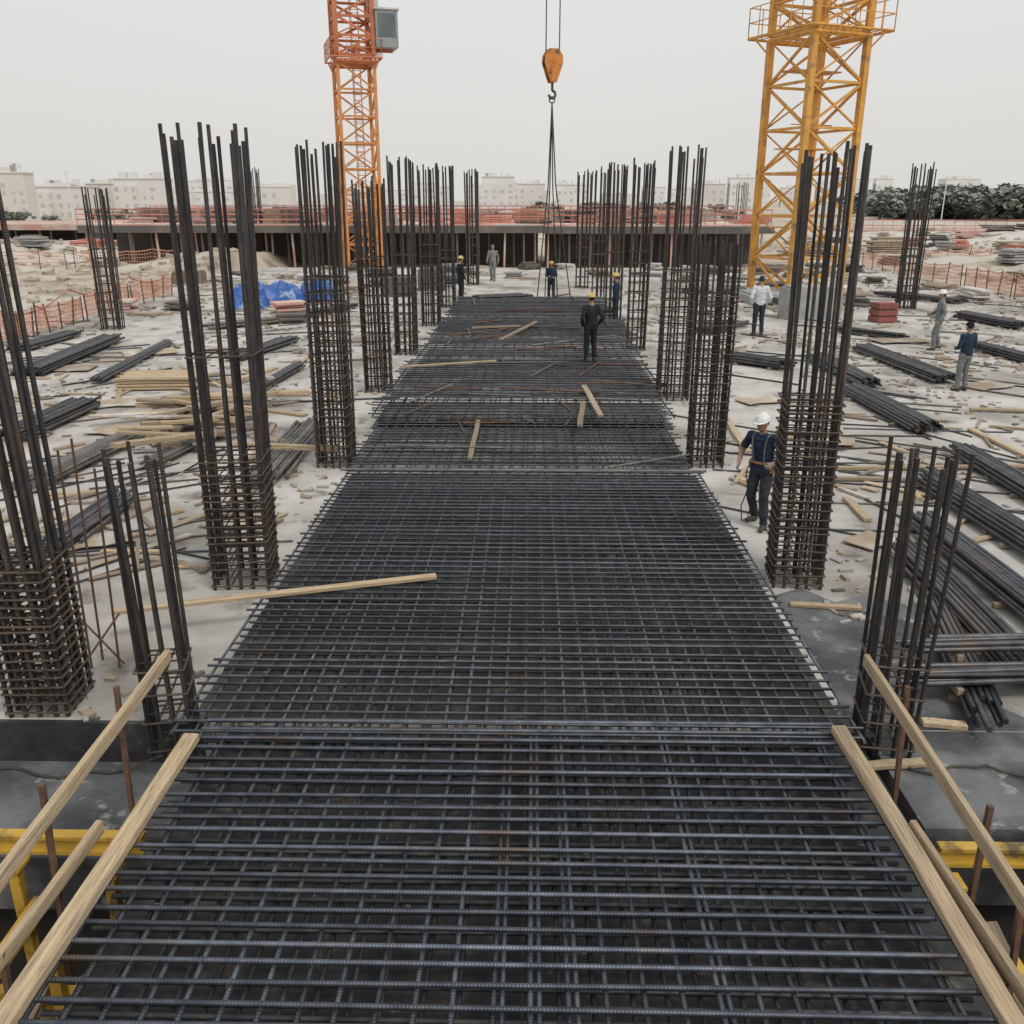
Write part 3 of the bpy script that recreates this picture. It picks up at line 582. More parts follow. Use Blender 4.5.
for i in range(700):
    lft=i%2==0
    if lft: x=R.uniform(5,400); y=272+R.random()**1.3*300
    else: x=R.uniform(650,1020); y=272+R.random()**1.4*310
    if not onfloor(x,y): continue
    P=gp(x,y,.03)
    if not(XL<P.x<XR and P.y<YF) or noise.noise(V((P.x*.3,P.y*.3,9)))<(-.15 if lft else 0): continue
    a=R.gauss(.2,.9); L=R.uniform(.15,1.1)*(1 if P.y<25 else 1.7); d=V((math.cos(a),math.sin(a),0))*L/2; k='l' if lft else 'r'
    cnt[k]+=1
    if cnt[k]>(170 if lft else 110): continue
    plank('small wood offcut scattered on the '+('left' if lft else 'right')+' concrete floor',P-d,P+d,R.uniform(.04,.13),R.uniform(.02,.05),R.choice(['wood','oldwood','oldwood','ply']),'wood offcuts on the '+('left' if lft else 'right')+' floor',name='wood_offcut')
for i in range(150):
    lft=i%2==0
    if lft: x=R.uniform(5,390); y=290+R.random()*300
    else: x=R.uniform(660,1020); y=290+R.random()*240
    if not onfloor(x,y): continue
    P=gp(x,y,.02)
    if not(XL<P.x<XR and P.y<YF): continue
    a=R.gauss(.6 if lft else 2.6,.35); L=R.uniform(1,3.6); d=V((math.cos(a),math.sin(a),0))*L/2
    o=rod('loose_bar',P-d,P+d,.015 if P.y<20 else .022,M[R.choice(['bundle','bundle','greybar'])]); tag(o,'single loose bar lying on the '+('left' if lft else 'right')+' concrete floor','rebar','loose bars on the '+('left' if lft else 'right')+' floor')
# ------------------------------------------------------------ bundles
def bundle(lab,x0,y0,x1,y1,cols,rows,r=.03,m='bundle',z=0.0,over=.12,loose=.5):
    a=gp(x0,y0,z); c=gp(x1,y1,z); d=(c-a); L=d.length; d.normalize(); s=V((d.y,-d.x,0))
    t=thing('rebar_bundle',lab,'rebar bundle',(a+c)/2)
    for j in range(rows):
        nn=cols-j
        for i in range(nn):
            off=(i-(nn-1)/2)*r*2.15+R.uniform(-.4,.4)*r
            zz=.07+r+j*r*1.8+R.uniform(-.2,.3)*r
            e0=R.uniform(-over,over)*1.6;e1=R.uniform(-over,over)*1.6; sk=R.gauss(0,loose)*r
            p=-d*(L/2+e0)+s*(off-sk)+V((0,0,zz)); q=d*(L/2+e1)+s*(off+sk)+V((0,0,zz+R.uniform(-.3,.3)*r))
            rod('bar',p,q,r,M[m],t)
    for k in (-.3,.32):
        beam('bearer',d*L*k-s*(cols*r*1.3)+V((0,0,.035)),d*L*k+s*(cols*r*1.3)+V((0,0,.035)),.06,.06,M['oldwood'],t)
B=bundle
B('black rebar bundle on the right floor behind the man in the navy jacket',862,352,944,384,9,3,.034)
B('black rebar bundle on the right floor, nearest to the batten, lone and thick',852,394,926,434,10,3,.032)
B('black rebar bundle cut by the right edge, level with the navy jacketed man',978,350,1045,368,8,3,.034)
B('flat black rebar bundle between the yellow crane and the tall right column',733,362,786,370,9,3,.036)
B('black rebar bundle behind the tall right column',818,362,868,388,9,3,.034)
B('slim rebar bundle at the right edge, just beyond the near pipe stacks',958,455,1048,510,7,3,.032)
B('black bar bundle on the right floor, upper one of the near three',925,486,1050,566,8,4,.03)
B('black bar bundle on the right floor, middle one of the near three',918,526,1050,632,8,3,.03)
B('black bar bundle on the right floor, lower one of the near three',905,556,1030,690,8,3,.03)
B('few bars pointing to the camera beside the dark right floor',934,612,985,728,6,2,.028,over=.2)
B('long pipes lying straight across the near bars, the farther pair',915,655,1100,652,4,2,.03,z=.24)
B('long pipes lying straight across the near bars, the nearer set',912,686,1100,682,5,2,.03,z=.12)
B('dark rebar bundle far left, above the netting base',28,378,112,342,10,3,.036)
B('dark rebar bundle on the left floor in front of the far left one',14,442,88,408,10,3,.034)
B('grey rebar bundle on the left floor, middle of the left side',34,488,132,440,9,2,.03,m='greybar',over=.3)
B('slim rebar bundle left of the tall tied left column',98,384,168,346,5,2,.034)
B('stack of pale grey pipes beside the first column of the left row',262,486,312,430,9,2,.034,m='greybar',over=.3)
B('dark bundle cut by the left edge near the leaning massive column',60,550,128,500,8,2,.03)
B('rusty dark bundle on the left floor beyond the lumber pile',232,362,292,342,8,2,.036)
B('dark bundle on the floor left of the orange crane foot',20,352,76,336,8,2,.038)
B('low dark bundle close to the foot of the left column row',260,392,300,368,6,2,.03)
B('far dark bundle on the right floor beside the crane foot block',700,334,742,326,8,2,.04)
B('far dark bundle near the right edge, below the orange fence',960,318,1020,330,8,3,.04)
B('far dark bundle beyond the far right isolated column',880,296,960,304,8,2,.045)
B('grey bar bundle lying between the leaning left column and the left row',150,470,196,446,6,2,.028,m='greybar')
B('far grey bundle on the left floor below the blue tarpaulins',210,330,290,322,7,2,.04,m='greybar')
B('far dark bundle on the left floor between tarpaulin and left row',300,318,352,308,8,2,.04)
B('far dark bundle at the right between the standing men and the crane',835,332,900,340,7,2,.036)
B('dark bar bundle lying at the far end of the mats below the sling',478,303,528,301,12,3,.045,z=.1)
# ------------------------------------------------------------ loose stuff on the floor
def debris(name,m,n,smin,smax):
    b=MB(); k=0
    while k<n:
        x=R.uniform(XL,XR); y=YS+(R.random()**1.3)*(YF-YS)*.9
        if -3.2<x<3.3 : continue
        c=noise.noise(V((x*.25,y*.25,5)))
        if c<R.uniform(-.2,.4): continue
        s=R.uniform(smin,smax)*(1 if y<25 else 1.6)
        rot=Matrix.Rotation(R.uniform(0,6.3),3,'Z')@Matrix.Rotation(R.uniform(-.2,.2),3,'X')
        b.box((x,y,s*.2),(s*R.uniform(.6,2.2),s*R.uniform(.4,.9),s*R.uniform(.2,.6)),rot); k+=1
    tag(b.build(name,m),{'debris':'pale crumbs of concrete scattered over the floor','wood_chips':'brown wood chips scattered over the floor','dark_scraps':'dark scraps and clods scattered over the floor'}[name],'debris',kind='stuff')
debris('debris',M['block'],2600,.02,.10); debris('wood_chips',M['ply'],2600,.02,.12); debris('dark_scraps',M['edge'],1900,.015,.09)
b=MB()
for k in range(3200):
    x=R.uniform(-70,XL-.6) if k%3 else R.uniform(XR+.6,70); y=R.uniform(25,100); s=R.uniform(.1,.55)
    b.box((x,y,gh(x,y)+s*.1),(s*R.uniform(.6,1.6),s,s*.6),Matrix.Rotation(R.uniform(0,6),3,'Z')@Matrix.Rotation(R.uniform(-.5,.5),3,'X'))
tag(b.build('rubble',mat('pale rubble',(0.52,0.45,0.37),(0.32,0.27,0.21),scale=1,rough=.95)),'pale rubble strewn over the dirt beside the slab','rubble',kind='stuff')
def tarp(lab,x,y,wd,dp,ht):
    P=gp(x,y); n=26; b=MB(); vs=[]
    for j in range(n+1):
        for i in range(n+1):
            u=i/n*2-1;v=j/n*2-1; e=max(0,1-max(abs(u),abs(v))**4)
            q=V((u*3+P.x,v*3,P.y)); hh=ht*(e**.5)*(0.7+.7*noise.noise(q*.9))+.2*abs(noise.noise(q*2.5))*e
            vs.append((u*wd/2*(1+.1*noise.noise(q)),v*dp/2,max(.01,hh)))
    b.add(vs,[(j*(n+1)+i,j*(n+1)+i+1,(j+1)*(n+1)+i+1,(j+1)*(n+1)+i) for j in range(n) for i in range(n)])
    o=b.build('tarpaulin',M['blue']); o.location=P; tag(o,lab,'tarpaulin')
tarp('crumpled blue tarpaulin heap, the wider one on the left',268,303,3.2,2.2,.9); tarp('small bright blue tarpaulin heap next to the first row column',318,300,1.6,1.6,1.0)
tarp('low blue tarpaulin heap in front of the wider one',247,308,1.6,1.4,.5)
def block(lab,x,y,w_,d_,h_,m,name='concrete_block',cat='block',rz=0.1):
    P=gp(x,y); me=MB().box((0,0,h_/2),(w_,d_,h_)); me.box((0,0,h_+.04),(w_*.9,d_*.9,.08))
    o=me.build(name,M[m]); o.location=P; o.rotation_euler=(0,0,rz); return tag(o,lab,cat)
block('grey concrete block at the foot of the yellow crane',808,318,2.0,1.4,1.15,'block')
block('low concrete footing under the yellow crane mast',786,300,4.6,4.2,.35,'block','crane_footing','footing')
block('pale box near the foot of the orange crane',360,292,.9,.8,.8,'white','site_box','box')
block('dark tool chest between the left row and the orange crane',398,296,1.6,1.0,.8,'darkwall','tool_chest','chest')
block('dark equipment crate behind the left row of columns',432,290,1.4,1.2,1.0,'darkwall','equipment_crate','crate')
block('pale stack of sheets in the far middle, right of the sling',640,290,2.2,1.4,.5,'white','sheet_stack','stack')
block('timber coloured crate near the far deck at left',190,283,1.6,1.2,.6,'oldwood','timber_crate','crate')
P=gp(882,322); t=thing('red_crate','stack of dull red crates on the far right floor','crate',P,.2)
RC=mat('dull red crate paint',(0.30,0.09,0.07),(0.2,0.06,0.05),scale=3,rough=.6)
for zz in (.13,.38,.63): MB().box((0,0,zz),(.8-.03*zz,.7,.2)).build('crate_tier',RC,t)
for zz in (.25,.50): MB().box((0,0,zz),(.7,.6,.06)).build('gap_batten',M['darkwall'],t)
for k in range(90):
    x=R.uniform(XL+1,XR-1); y=R.uniform(34,63)
    if -3.4<x<4 and y<50: continue
    if k%2: y=R.uniform(50,63)
    L=R.uniform(.6,2.6); h_=R.uniform(.12,.6); b=MB(); n=max(1,int(h_/.12))
    for q in range(n): b.box((R.uniform(-.12,.12),R.uniform(-.08,.08),.06+q*.12),(L*R.uniform(.8,1),R.uniform(.5,1.1),.09),Matrix.Rotation(R.uniform(-.15,.15),3,'Z'))
    o=b.build('board_stack',M[R.choice(['oldwood','ply','darkwall','block','redpale','white','edge','edge'])]); o.location=(x,y,0); o.rotation_euler=(0,0,R.uniform(0,3))
    tag(o,'low stack of boards lying on the far part of the concrete floor','board stack','board stacks on the far floor')
# ------------------------------------------------------------ guard railings, far decks
def railing(lab,a,c,h,m,group,nposts=6,net=None,rails=3,name='guard_railing',cat='railing',jit=0):
    a=V(a);c=V(c); t=thing(name,lab,cat,a,0,group); d=c-a
    tops=[]
    for i in range(nposts+1):
        p=d*i/nposts; tp=p+V((R.uniform(-jit,jit),R.uniform(-jit,jit),h*R.uniform(1-jit,1+jit))); tops.append((p,tp)); rod('post',p,tp,.03,M[m if not net else 'rust'],t)
    if not net:
        for k in range(rails):
            zz=h*(k+1)/rails-.03; beam('rail',V((0,0,zz)),d+V((0,0,zz)),.05,.09,M[m],t)
    else:
        b=MB()
        for (p0,t0),(p1,t1) in zip(tops[:-1],tops[1:]):
            nn=7
            for k in range(5):
                f=.25+.17*k; pts=[]
                for q in range(nn+1):
                    u=q/nn; sag=.35*h*u*(1-u)*R.uniform(.4,1.0)
                    lo=p0.lerp(p1,u); hi=t0.lerp(t1,u); pts.append(lo.lerp(hi,f)+V((0,R.uniform(-.03,.03),-sag)))
                b.path(pts,.016 if k<4 else .028,4)
            for q in range(1,10):
                u=q/10; sag=.3*h*u*(1-u); lo=p0.lerp(p1,u); hi=t0.lerp(t1,u); b.tube(lo.lerp(hi,.2)-V((0,0,sag*.5)),lo.lerp(hi,.93)-V((0,0,sag)),.012,.012,4)
        b.build('netting',M[net],t)
    return t
def deck(lab,x0,x1,y0,y1,ztop,zb,m_edge,nprop):
    t=thing('formwork_deck',lab,'deck',((x0+x1)/2,y0,zb)); w_=x1-x0; h_=ztop-zb
    MB().box((0,(y1-y0)/2,h_-.15),(w_,y1-y0,.3)).build('deck_slab',M['redpale'],t)
    MB().box((0,-.06,h_-.35),(w_,.1,.5)).build('edge_form',M[m_edge],t)
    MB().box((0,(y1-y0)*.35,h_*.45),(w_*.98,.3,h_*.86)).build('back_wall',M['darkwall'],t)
    for i in range(nprop):
        x=-w_/2+w_*(i+R.uniform(.3,.7))/nprop; yy=.35+(i%2)*1.3
        beam('prop',(x,yy,0),(x+R.uniform(-.1,.1),yy,h_-.3),.13,.13,M['edge'] if i%3 else M['redpale'],t)
YD=68.0
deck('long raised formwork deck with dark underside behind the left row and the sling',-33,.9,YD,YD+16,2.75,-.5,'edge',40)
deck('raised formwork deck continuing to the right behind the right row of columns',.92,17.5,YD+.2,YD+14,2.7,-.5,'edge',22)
deck('distant low deck with red edging at the far right',38,75,112,125,1.0,-.5,'redpale',22)
deck('distant deck behind the far left dirt',-75,-35,105,125,1.8,-.5,'redpale',20)
for k in range(8):
    x0=-33+k*4.2; railing('red guard railing section along the front of the long left deck',(x0,YD+.1,2.75),(x0+4.1,YD+.1,2.75),1.05,'red','red railings on the left deck')
for k in range(4):
    x0=1.0+k*4.1; railing('red guard railing section along the front of the right deck',(x0,YD+.4,2.7),(x0+4.0,YD+.4,2.7),1.05,'red','red railings on the right deck')
for k in range(12):
    x0=-33+k*4.2; railing('red guard railing section at the back of the far decks',(x0,YD+13.5,2.75),(x0+4.1,YD+13.5,2.75),1.2,'red','red railings behind the far decks',rails=2)
for k in range(6):
    x0=38+k*6; railing('red railing section on the distant right deck',(x0,112.2,1.0),(x0+5.8,112.2,1.0),1.2,'red','red railings on the distant right deck',nposts=5,rails=2)
for k in range(90):
    x=R.uniform(-32,17); y=YD+R.uniform(1.0,13); L=R.uniform(.8,3.4); h_=R.uniform(.15,1.1)
    b=MB(); n=int(h_/.14)+1
    for q in range(n): b.box((R.uniform(-.2,.2),R.uniform(-.05,.05),.06+q*.14),(L*R.uniform(.7,1),1.2,.10))
    o=b.build('panel_stack',M[R.choice(['redpale','red','edge','darkwall','oldwood','block','ornet'])]); o.location=(x,y,2.76 if x<.9 else 2.71); o.rotation_euler=(0,0,R.uniform(-.4,.4))
    tag(o,'stack of formwork panels lying on the far raised deck','panel stack','panel stacks on the far decks')
for k in range(90):
    x=R.choice([R.uniform(-62,-36),R.uniform(25,72),R.uniform(25,72)]); y=R.uniform(45,110); L=R.uniform(1,4.5); h_=R.uniform(.3,1.2)
    b=MB(); n=int(h_/.2)+1
    for q in range(n): b.box((R.uniform(-.3,.3),R.uniform(-.1,.1),.1+q*.2),(L*R.uniform(.6,1),1.4,.14),Matrix.Rotation(R.uniform(-.1,.1),3,'Z'))
    o=b.build('material_stack',M[R.choice(['redpale','edge','darkwall','oldwood','block','red'])]); o.location=(x,y,gh(x,y)); o.rotation_euler=(0,0,R.uniform(-.6,.6))
    tag(o,'pile of building material on the dirt '+('left' if x<0 else 'right')+' of the far decks','material stack','material piles on the '+('left' if x<0 else 'right')+' dirt')
for k,(x0,y0,x1,y1) in enumerate(((-20,352,34,338),(38,337,84,322),(88,321,130,308),(134,307,172,296))):
    railing(['leftmost','second from left','third from left','farthest'][k]+' section of orange netting at the left slab edge',gp(x0,y0),gp(x1,y1),1.05,'ornet',None,4,'ornet',2,'safety_fence','fence',jit=.1)
for k,(x0,y0,x1,y1) in enumerate(((862,268,905,276),(908,277,960,287),(964,288,1010,298),(1014,299,1060,310))):
    railing(['farthest','second farthest','third farthest','nearest'][k]+' section of orange netting at the right slab edge',gp(x0,y0),gp(x1,y1),1.1,'ornet',None,4,'ornet',2,'safety_fence','fence',jit=.1)
for k in range(5):
    P=V((30+k*8,72+k*2,-.4)); railing('orange fence section on the dirt at far right',P,P+V((7.5,1.5,0)),1.3,'ornet','orange fences on the right dirt',4,'ornet',2,'safety_fence','fence',jit=.12)
for k in range(5):
    P=V((-62+k*7.5,60+k*1.2,-.2)); railing('orange fence section on the dirt at far left',P,P+V((7,1.0,0)),1.3,'ornet','orange fences on the left dirt',4,'ornet',2,'safety_fence','fence',jit=.12)
b=MB(); a=gp(-10,352)+V((0,0,1.35)); c=gp(175,292)+V((0,0,1.2)); b.path([a.lerp(c,i/24)+V((0,0,-.5*math.sin(math.pi*(i/24*3%1)))) for i in range(25)],.03,4)
tag(b.build('barrier_tape',M['red']),'red tape sagging above the orange netting at the left slab edge','tape')
# ------------------------------------------------------------ cranes
def mast(t,w_,z0,z1,bay,m,rl,rb,sub=False,cross=False):
    h=w_/2; cs=[(-h,-h),(h,-h),(h,h),(-h,h)]
    for c in cs: beam('mast_leg',(*c,z0),(*c,z1),rl,rl,m,t)
    n=max(1,round((z1-z0)/bay)); 
    for i in range(n+1):
        z=z0+(z1-z0)*i/n
        for k in range(4):
            a=cs[k];c=cs[(k+1)%4]
            beam('cross_member',(*a,z),(*c,z),rb*1.1,rb*1.1,m,t)
            if i<n:
                zt=z0+(z1-z0)*(i+1)/n
                if (i+k)%2: a,c=c,a
                beam('diagonal_brace',(*a,z),(*c,zt),rb,rb,m,t)
                if cross and k in (0,1,2): beam('diagonal_brace',(*c,z),(*a,zt),rb*.55,rb*.55,m,t)
                if sub:
                    zm=(z+zt)/2; mid=((a[0]+c[0])/2,(a[1]+c[1])/2)
                    beam('short_brace',(*mid,zm),(*c,z+(zt-z)*.02),rb*.6,rb*.6,m,t)
def ladder(t,x,y,z0,z1,m):
    b=MB(); b.tube((x-.25,y,z0),(x-.25,y,z1),.035,.035,5); b.tube((x+.25,y,z0),(x+.25,y,z1),.035,.035,5)
    z=z0
    while z<z1:
        b.tube((x-.25,y,z),(x+.25,y,z),.022,.022,4)
        z+=.35
    z=z0+2
    while z<z1:
        b.path([V((x+.35*math.cos(a),y-.35*math.sin(a),z)) for a in [math.pi*i/6 for i in range(7)]],.02,4); z+=.9
    for a in (math.pi*.3,math.pi*.7): b.tube((x+.35*math.cos(a),y-.35*math.sin(a),z0+2),(x+.35*math.cos(a),y-.35*math.sin(a),z1),.018,.018,4)
    b.build('ladder',m,t)
def platform(t,w_,z,m,hr=1.1,inner=0,gap=.16):
    b=MB(); h=w_/2; hi=inner/2
    k=int(w_/gap)
    for i in range(k+1):
        s=-h+w_*i/k
        if abs(s)<hi:
            for a,c in ((-h,-hi),(hi,h)): b.box((s,(a+c)/2,z),(.04,c-a,.04))
        else: b.box((s,0,z),(.04,w_,.04))
    for a,c in (((-h,-h),(h,-h)),((h,-h),(h,h)),((h,h),(-h,h)),((-h,h),(-h,-h))): b.tube((*a,z-.05),(*c,z-.05),.055,.055,4)
    b.build('platform',m,t)
    b=MB()
    for zz in (hr*.5,hr):
        for a,c in (((-h,-h),(h,-h)),((h,-h),(h,h)),((h,h),(-h,h)),((-h,h),(-h,-h))): b.tube((*a,z+zz),(*c,z+zz),.024,.024,5)
    for i in range(7):
        s=-h+w_*i/6
        for p in ((s,-h),(s,h),(-h,s),(h,s)): b.tube((*p,z),(*p,z+hr),.024,.024,5)
    for sx in (-1,1):
        for sy in (-1,1): b.tube((sx*hi,sy*hi,z-.8),(sx*h*.9,sy*h*.9,z-.05),.04,.04,5)
    b.build('platform_railing',m,t)
P=gp(793,297); t=thing('tower_crane','amber yellow lattice tower crane mast with a railed platform, on the right','tower crane',P,math.radians(24))
wR=80/F*depth(P)/1.33; zp=topz(P,34)
mast(t,wR,0,zp-.2,1.75,M['craneY'],.27,.10,True,True)
b=MB(); h=wR/2+.1
for a,c in (((-h,-h),(h,-h)),((h,-h),(h,h)),((h,h),(-h,h)),((-h,h),(-h,-h))): b.tube((*a,zp-.2),(*c,zp-.2),.11,.11,4)
b.build('collar',M['craneY'],t)
platform(t,wR*1.5,zp,M['craneY'],1.2,wR,.34)
mast(t,wR*1.0,zp,zp+9,1.3,M['craneY'],.27,.11,True,True)
ladder(t,.3,.4,0,20,M['craneY'])
for z in (3.2,6.6,9.8):
    b=MB(); b.box((0,.3,z),(wR*.9,wR*.35,.05)); b.tube((-wR*.4,-.1,z+1),(wR*.4,-.1,z+1),.025,.025,4); b.build('rest_platform',M['craneY'],t)
P=gp(364,268); t=thing('tower_crane','orange lattice tower crane with a reddish upper section and grey cab, on the left','tower crane',P,math.radians(18))
wL=42/F*depth(P)/1.25
zp=topz(P,64)
mast(t,wL,0,zp,1.6,M['craneO'],.2,.10,True)
b=MB(); h=wL/2+.1
for a,c in (((-h,-h),(h,-h)),((h,-h),(h,h)),((h,h),(-h,h)),((-h,h),(-h,-h))): b.tube((*a,zp),(*c,zp),.15,.15,4)
b.build('slewing_ring',M['craneR'],t)
platform(t,wL*1.4,zp+.25,M['craneR'],1.0,wL,.3)
mast(t,wL*1.0,zp+.4,zp+9,1.1,M['craneR'],.26,.13,True)
ladder(t,.2,.2,0,zp+8,M['craneO'])
cab=MB().box((2.0,-.6,zp+1.9),(1.4,1.7,2.1)).build('cab',M['cabgrey'],t)
MB().box((2.0,-1.47,zp+2.1),(1.1,.04,1.3)).build('windscreen',M['glass'],cab)
MB().box((2.72,-.6,zp+2.1),(.04,1.2,1.2)).build('side_window',M['glass'],cab)
MB().box((2.0,-.6,zp+3.0),(1.6,1.9,.1)).build('cab_roof',M['white'],cab)
MB().box((1.2,-.3,zp+.8),(2.6,.2,.22)).build('cab_bracket',M['craneR'],t)
for zz in (zp+3.6,zp+5.2): MB().box((1.4,.2,zz),(.7,.5,.5)).build('junction_box',M['white'],t)
# ------------------------------------------------------------ hook and sling
P=gp(552,303,.0); P=P+rt*(-.12)
zb=topz(P,55); zc=topz(P,92); zl=topz(P,297)
t=thing('crane_hook','orange hook block hanging from two cables above the far mats','crane hook',(P.x,P.y,zc),.35)
hb=zb-zc
prof=[(-.26,hb*.5),(-.40,hb*.78),(-.38,hb*.98),(-.2,hb*1.16),(.2,hb*1.16),(.38,hb*.98),(.40,hb*.78),(.26,hb*.5),(.12,hb*.25),(-.12,hb*.25)]
for y in (-.17,.17):
    b=MB(); n=len(prof); vs=[(x,y-.035,z) for x,z in prof]+[(x,y+.035,z) for x,z in prof]
    b.add(vs,[tuple(range(n)),tuple(range(2*n-1,n-1,-1))]+[(i,n+i,n+(i+1)%n,(i+1)%n) for i in range(n)])
    b.tube((0,y-.06,hb*.85),(0,y+.06,hb*.85),.09,.09,10); b.tube((-.2,y-.05,hb*.6),(-.2,y+.05,hb*.6),.04,.04,8); b.tube((.2,y-.05,hb*.6),(.2,y+.05,hb*.6),.04,.04,8)
    b.build('side_plate',M['hook'],t)
MB().tube((0,-.11,hb*.85),(0,.11,hb*.85),.36,.36,20).build('sheave',M['steel'],t)
b=MB(); pts=[V((0,0,hb*.3)),V((0,0,hb*.05))]+[V((.15*math.sin(a),0,-.10+.15*math.cos(a))) for a in [math.radians(q) for q in range(0,271,30)]]
b.path(pts,.055,8); b.build('hook',M['steel'],t)
for x in (-.3,.3): rod('hoist_cable',(x,0,hb*.9),(x*.9,0,45),.026,M['steel'],t)
t2=thing('lifting_sling','four legged wire rope lifting sling hanging under the orange hook','sling',(P.x,P.y,zc-.3))
MB().path([V((.12*math.cos(a),0,.12*math.sin(a))) for a in [i*math.pi/6 for i in range(13)]],.03,6).build('ring',M['steel'],t2)
for (ex,ey) in ((-.55,-.3),(-.2,.4),(.35,-.35),(.95,.3)):
    e=V((ex,ey,zl-zc+.3)); mid=V((ex*.22,ey*.2,(zl-zc+.3)*.42))
    b=MB(); b.path([V((0,0,-.1)),mid,e],.028,6); b.build('sling_leg',M['steel'],t2)
Pw=gp(743,522); b=MB()
b.path([V((0.05,0,.98)),V((-.02,0,.75)),V((.03,.01,.5)),V((-.05,0,.25)),V((-.02,.02,.02)),V((.1,.05,.015))],.009,5)
b.path([V((0.05,0,.95)),V((.07,0,.7)),V((.02,-.02,.45)),V((.08,0,.2)),V((.05,0,.02))],.008,5)
o=b.build('tie_wire_strand',M['rust']); o.location=(Pw.x,Pw.y,0); tag(o,'strand of rusty tie wire hanging beside the worker in the white helmet','wire')
# ------------------------------------------------------------ city
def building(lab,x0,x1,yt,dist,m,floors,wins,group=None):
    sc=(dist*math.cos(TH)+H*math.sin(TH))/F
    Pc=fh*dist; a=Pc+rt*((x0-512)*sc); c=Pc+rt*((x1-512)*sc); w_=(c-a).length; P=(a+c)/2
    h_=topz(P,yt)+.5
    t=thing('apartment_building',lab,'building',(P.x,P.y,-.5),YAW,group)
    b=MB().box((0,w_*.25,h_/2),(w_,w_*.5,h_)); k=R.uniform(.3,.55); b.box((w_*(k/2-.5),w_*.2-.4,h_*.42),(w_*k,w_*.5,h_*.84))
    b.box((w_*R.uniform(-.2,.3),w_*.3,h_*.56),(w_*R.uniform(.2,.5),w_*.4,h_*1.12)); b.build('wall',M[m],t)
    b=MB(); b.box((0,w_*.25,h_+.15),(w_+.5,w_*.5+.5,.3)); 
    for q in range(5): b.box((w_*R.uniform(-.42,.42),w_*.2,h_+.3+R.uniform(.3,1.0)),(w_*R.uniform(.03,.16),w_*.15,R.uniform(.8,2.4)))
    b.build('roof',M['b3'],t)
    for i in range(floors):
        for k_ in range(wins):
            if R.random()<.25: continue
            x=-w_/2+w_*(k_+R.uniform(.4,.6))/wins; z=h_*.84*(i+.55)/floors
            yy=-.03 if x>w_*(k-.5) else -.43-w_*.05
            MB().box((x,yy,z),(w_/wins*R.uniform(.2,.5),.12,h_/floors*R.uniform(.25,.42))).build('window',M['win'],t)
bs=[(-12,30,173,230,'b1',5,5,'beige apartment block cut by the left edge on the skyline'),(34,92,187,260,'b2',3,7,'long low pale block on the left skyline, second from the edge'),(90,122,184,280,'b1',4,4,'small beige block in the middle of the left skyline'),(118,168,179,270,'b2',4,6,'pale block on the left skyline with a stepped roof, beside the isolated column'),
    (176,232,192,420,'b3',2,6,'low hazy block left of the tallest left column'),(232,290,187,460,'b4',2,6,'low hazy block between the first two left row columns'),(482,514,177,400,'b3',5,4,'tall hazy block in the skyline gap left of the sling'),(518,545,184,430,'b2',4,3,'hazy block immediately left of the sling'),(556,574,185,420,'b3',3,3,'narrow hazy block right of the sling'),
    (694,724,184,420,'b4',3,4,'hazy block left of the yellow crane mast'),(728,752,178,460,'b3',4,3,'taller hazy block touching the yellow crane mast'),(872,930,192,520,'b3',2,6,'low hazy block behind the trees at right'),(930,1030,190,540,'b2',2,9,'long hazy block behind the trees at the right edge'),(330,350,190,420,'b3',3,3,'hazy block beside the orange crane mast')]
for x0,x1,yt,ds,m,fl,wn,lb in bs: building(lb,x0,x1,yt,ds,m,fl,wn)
x=-10
while x<1040:
    wd=R.uniform(8,40)
    building('faint hazy block in the far row of the skyline, behind the nearer blocks',x,x+wd,R.uniform(178,196),R.uniform(620,800),'b5',3,3,'faint blocks in the far skyline'); x+=wd+R.uniform(-6,14)
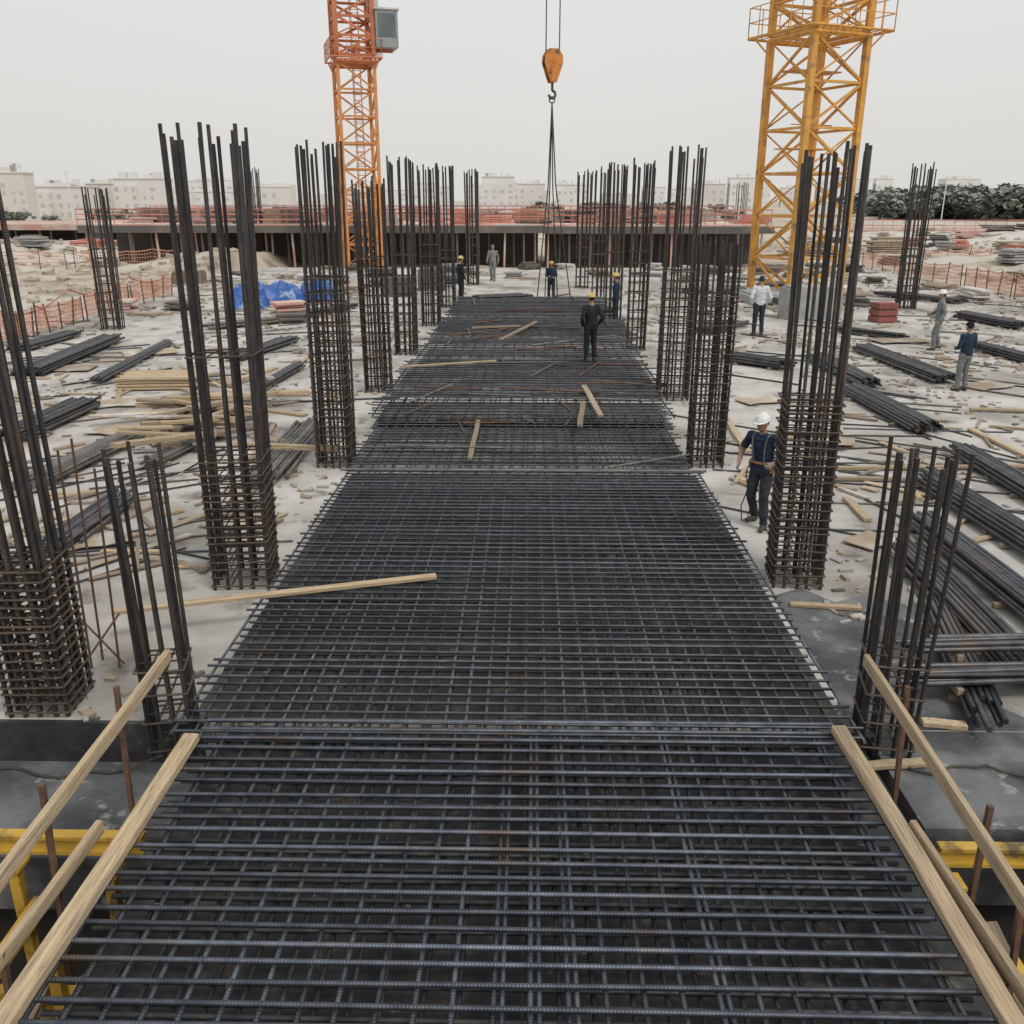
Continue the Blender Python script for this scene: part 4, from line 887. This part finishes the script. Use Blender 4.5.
def treemesh(seed):
    r=random.Random(seed); b=MB(); cl=[]
    for i in range(12): cl.append((V((r.gauss(0,1.7),r.gauss(0,1.1),r.uniform(1.0,4.2))),r.uniform(.8,1.5)))
    for c,rad in cl:
        for k in range(70):
            d=V((r.gauss(0,1),r.gauss(0,1),r.gauss(0,1))).normalized()*rad*r.uniform(.55,1.05); p=c+d
            s=r.uniform(.16,.32); q=V((r.gauss(0,.6),r.gauss(0,.6),1)).normalized(); u=q.orthogonal().normalized()*s; v=q.cross(u).normalized()*s
            u.z+=r.uniform(-.15,.15); v.z+=r.uniform(-.25,.25)
            b.add([p-u-v,p+u-v,p+u*.8+v,p-u+v*.9],[(0,1,2,3)])
    crown=b.mesh('crown',M['leaf'])
    b=MB(); b.tube((0,0,0),(0,0,2.2),.2,.13,8)
    for c,rad in cl[:5]: b.tube((0,0,1.5),c,.08,.03,5)
    return crown,b.mesh('trunk',M['bark'])
tms=[treemesh(i) for i in range(4)]
def tree(lab,px,dist,s,group):
    P=fh*dist+rt*((px-512)*(dist*math.cos(TH)+H*math.sin(TH))/F)
    t=thing('tree',lab,'tree',(P.x,P.y,-.5),R.uniform(0,6),group); t.scale=(s*1.5,s*1.5,s)
    cr_,tr_=R.choice(tms); link('crown',cr_,t); link('trunk',tr_,t)
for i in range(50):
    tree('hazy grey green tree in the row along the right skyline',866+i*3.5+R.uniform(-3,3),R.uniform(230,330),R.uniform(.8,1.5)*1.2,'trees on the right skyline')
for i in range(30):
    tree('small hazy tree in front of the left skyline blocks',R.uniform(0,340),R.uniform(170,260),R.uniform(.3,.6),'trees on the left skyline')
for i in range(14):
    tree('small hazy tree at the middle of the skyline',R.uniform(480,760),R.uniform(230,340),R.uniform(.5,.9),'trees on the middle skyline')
for k,(px,yt,ds,lb) in enumerate(((70,172,190,'thin lamp mast on the left skyline'),(205,180,220,'thin lamp mast above the far left dirt'),(944,178,200,'thin lamp mast above the right skyline trees'))):
    P=fh*ds+rt*((px-512)*(ds*math.cos(TH))/F); h_=topz(P,yt)+.5
    t=thing('lamp_mast',lb,'lamp mast',(P.x,P.y,-.5)); rod('pole',(0,0,0),(0,0,h_),.12,M['b3'],t); beam('lamp_head',(-.8,0,h_),(.8,0,h_),.25,.15,M['b3'],t)
print('objects',len(bpy.data.objects))
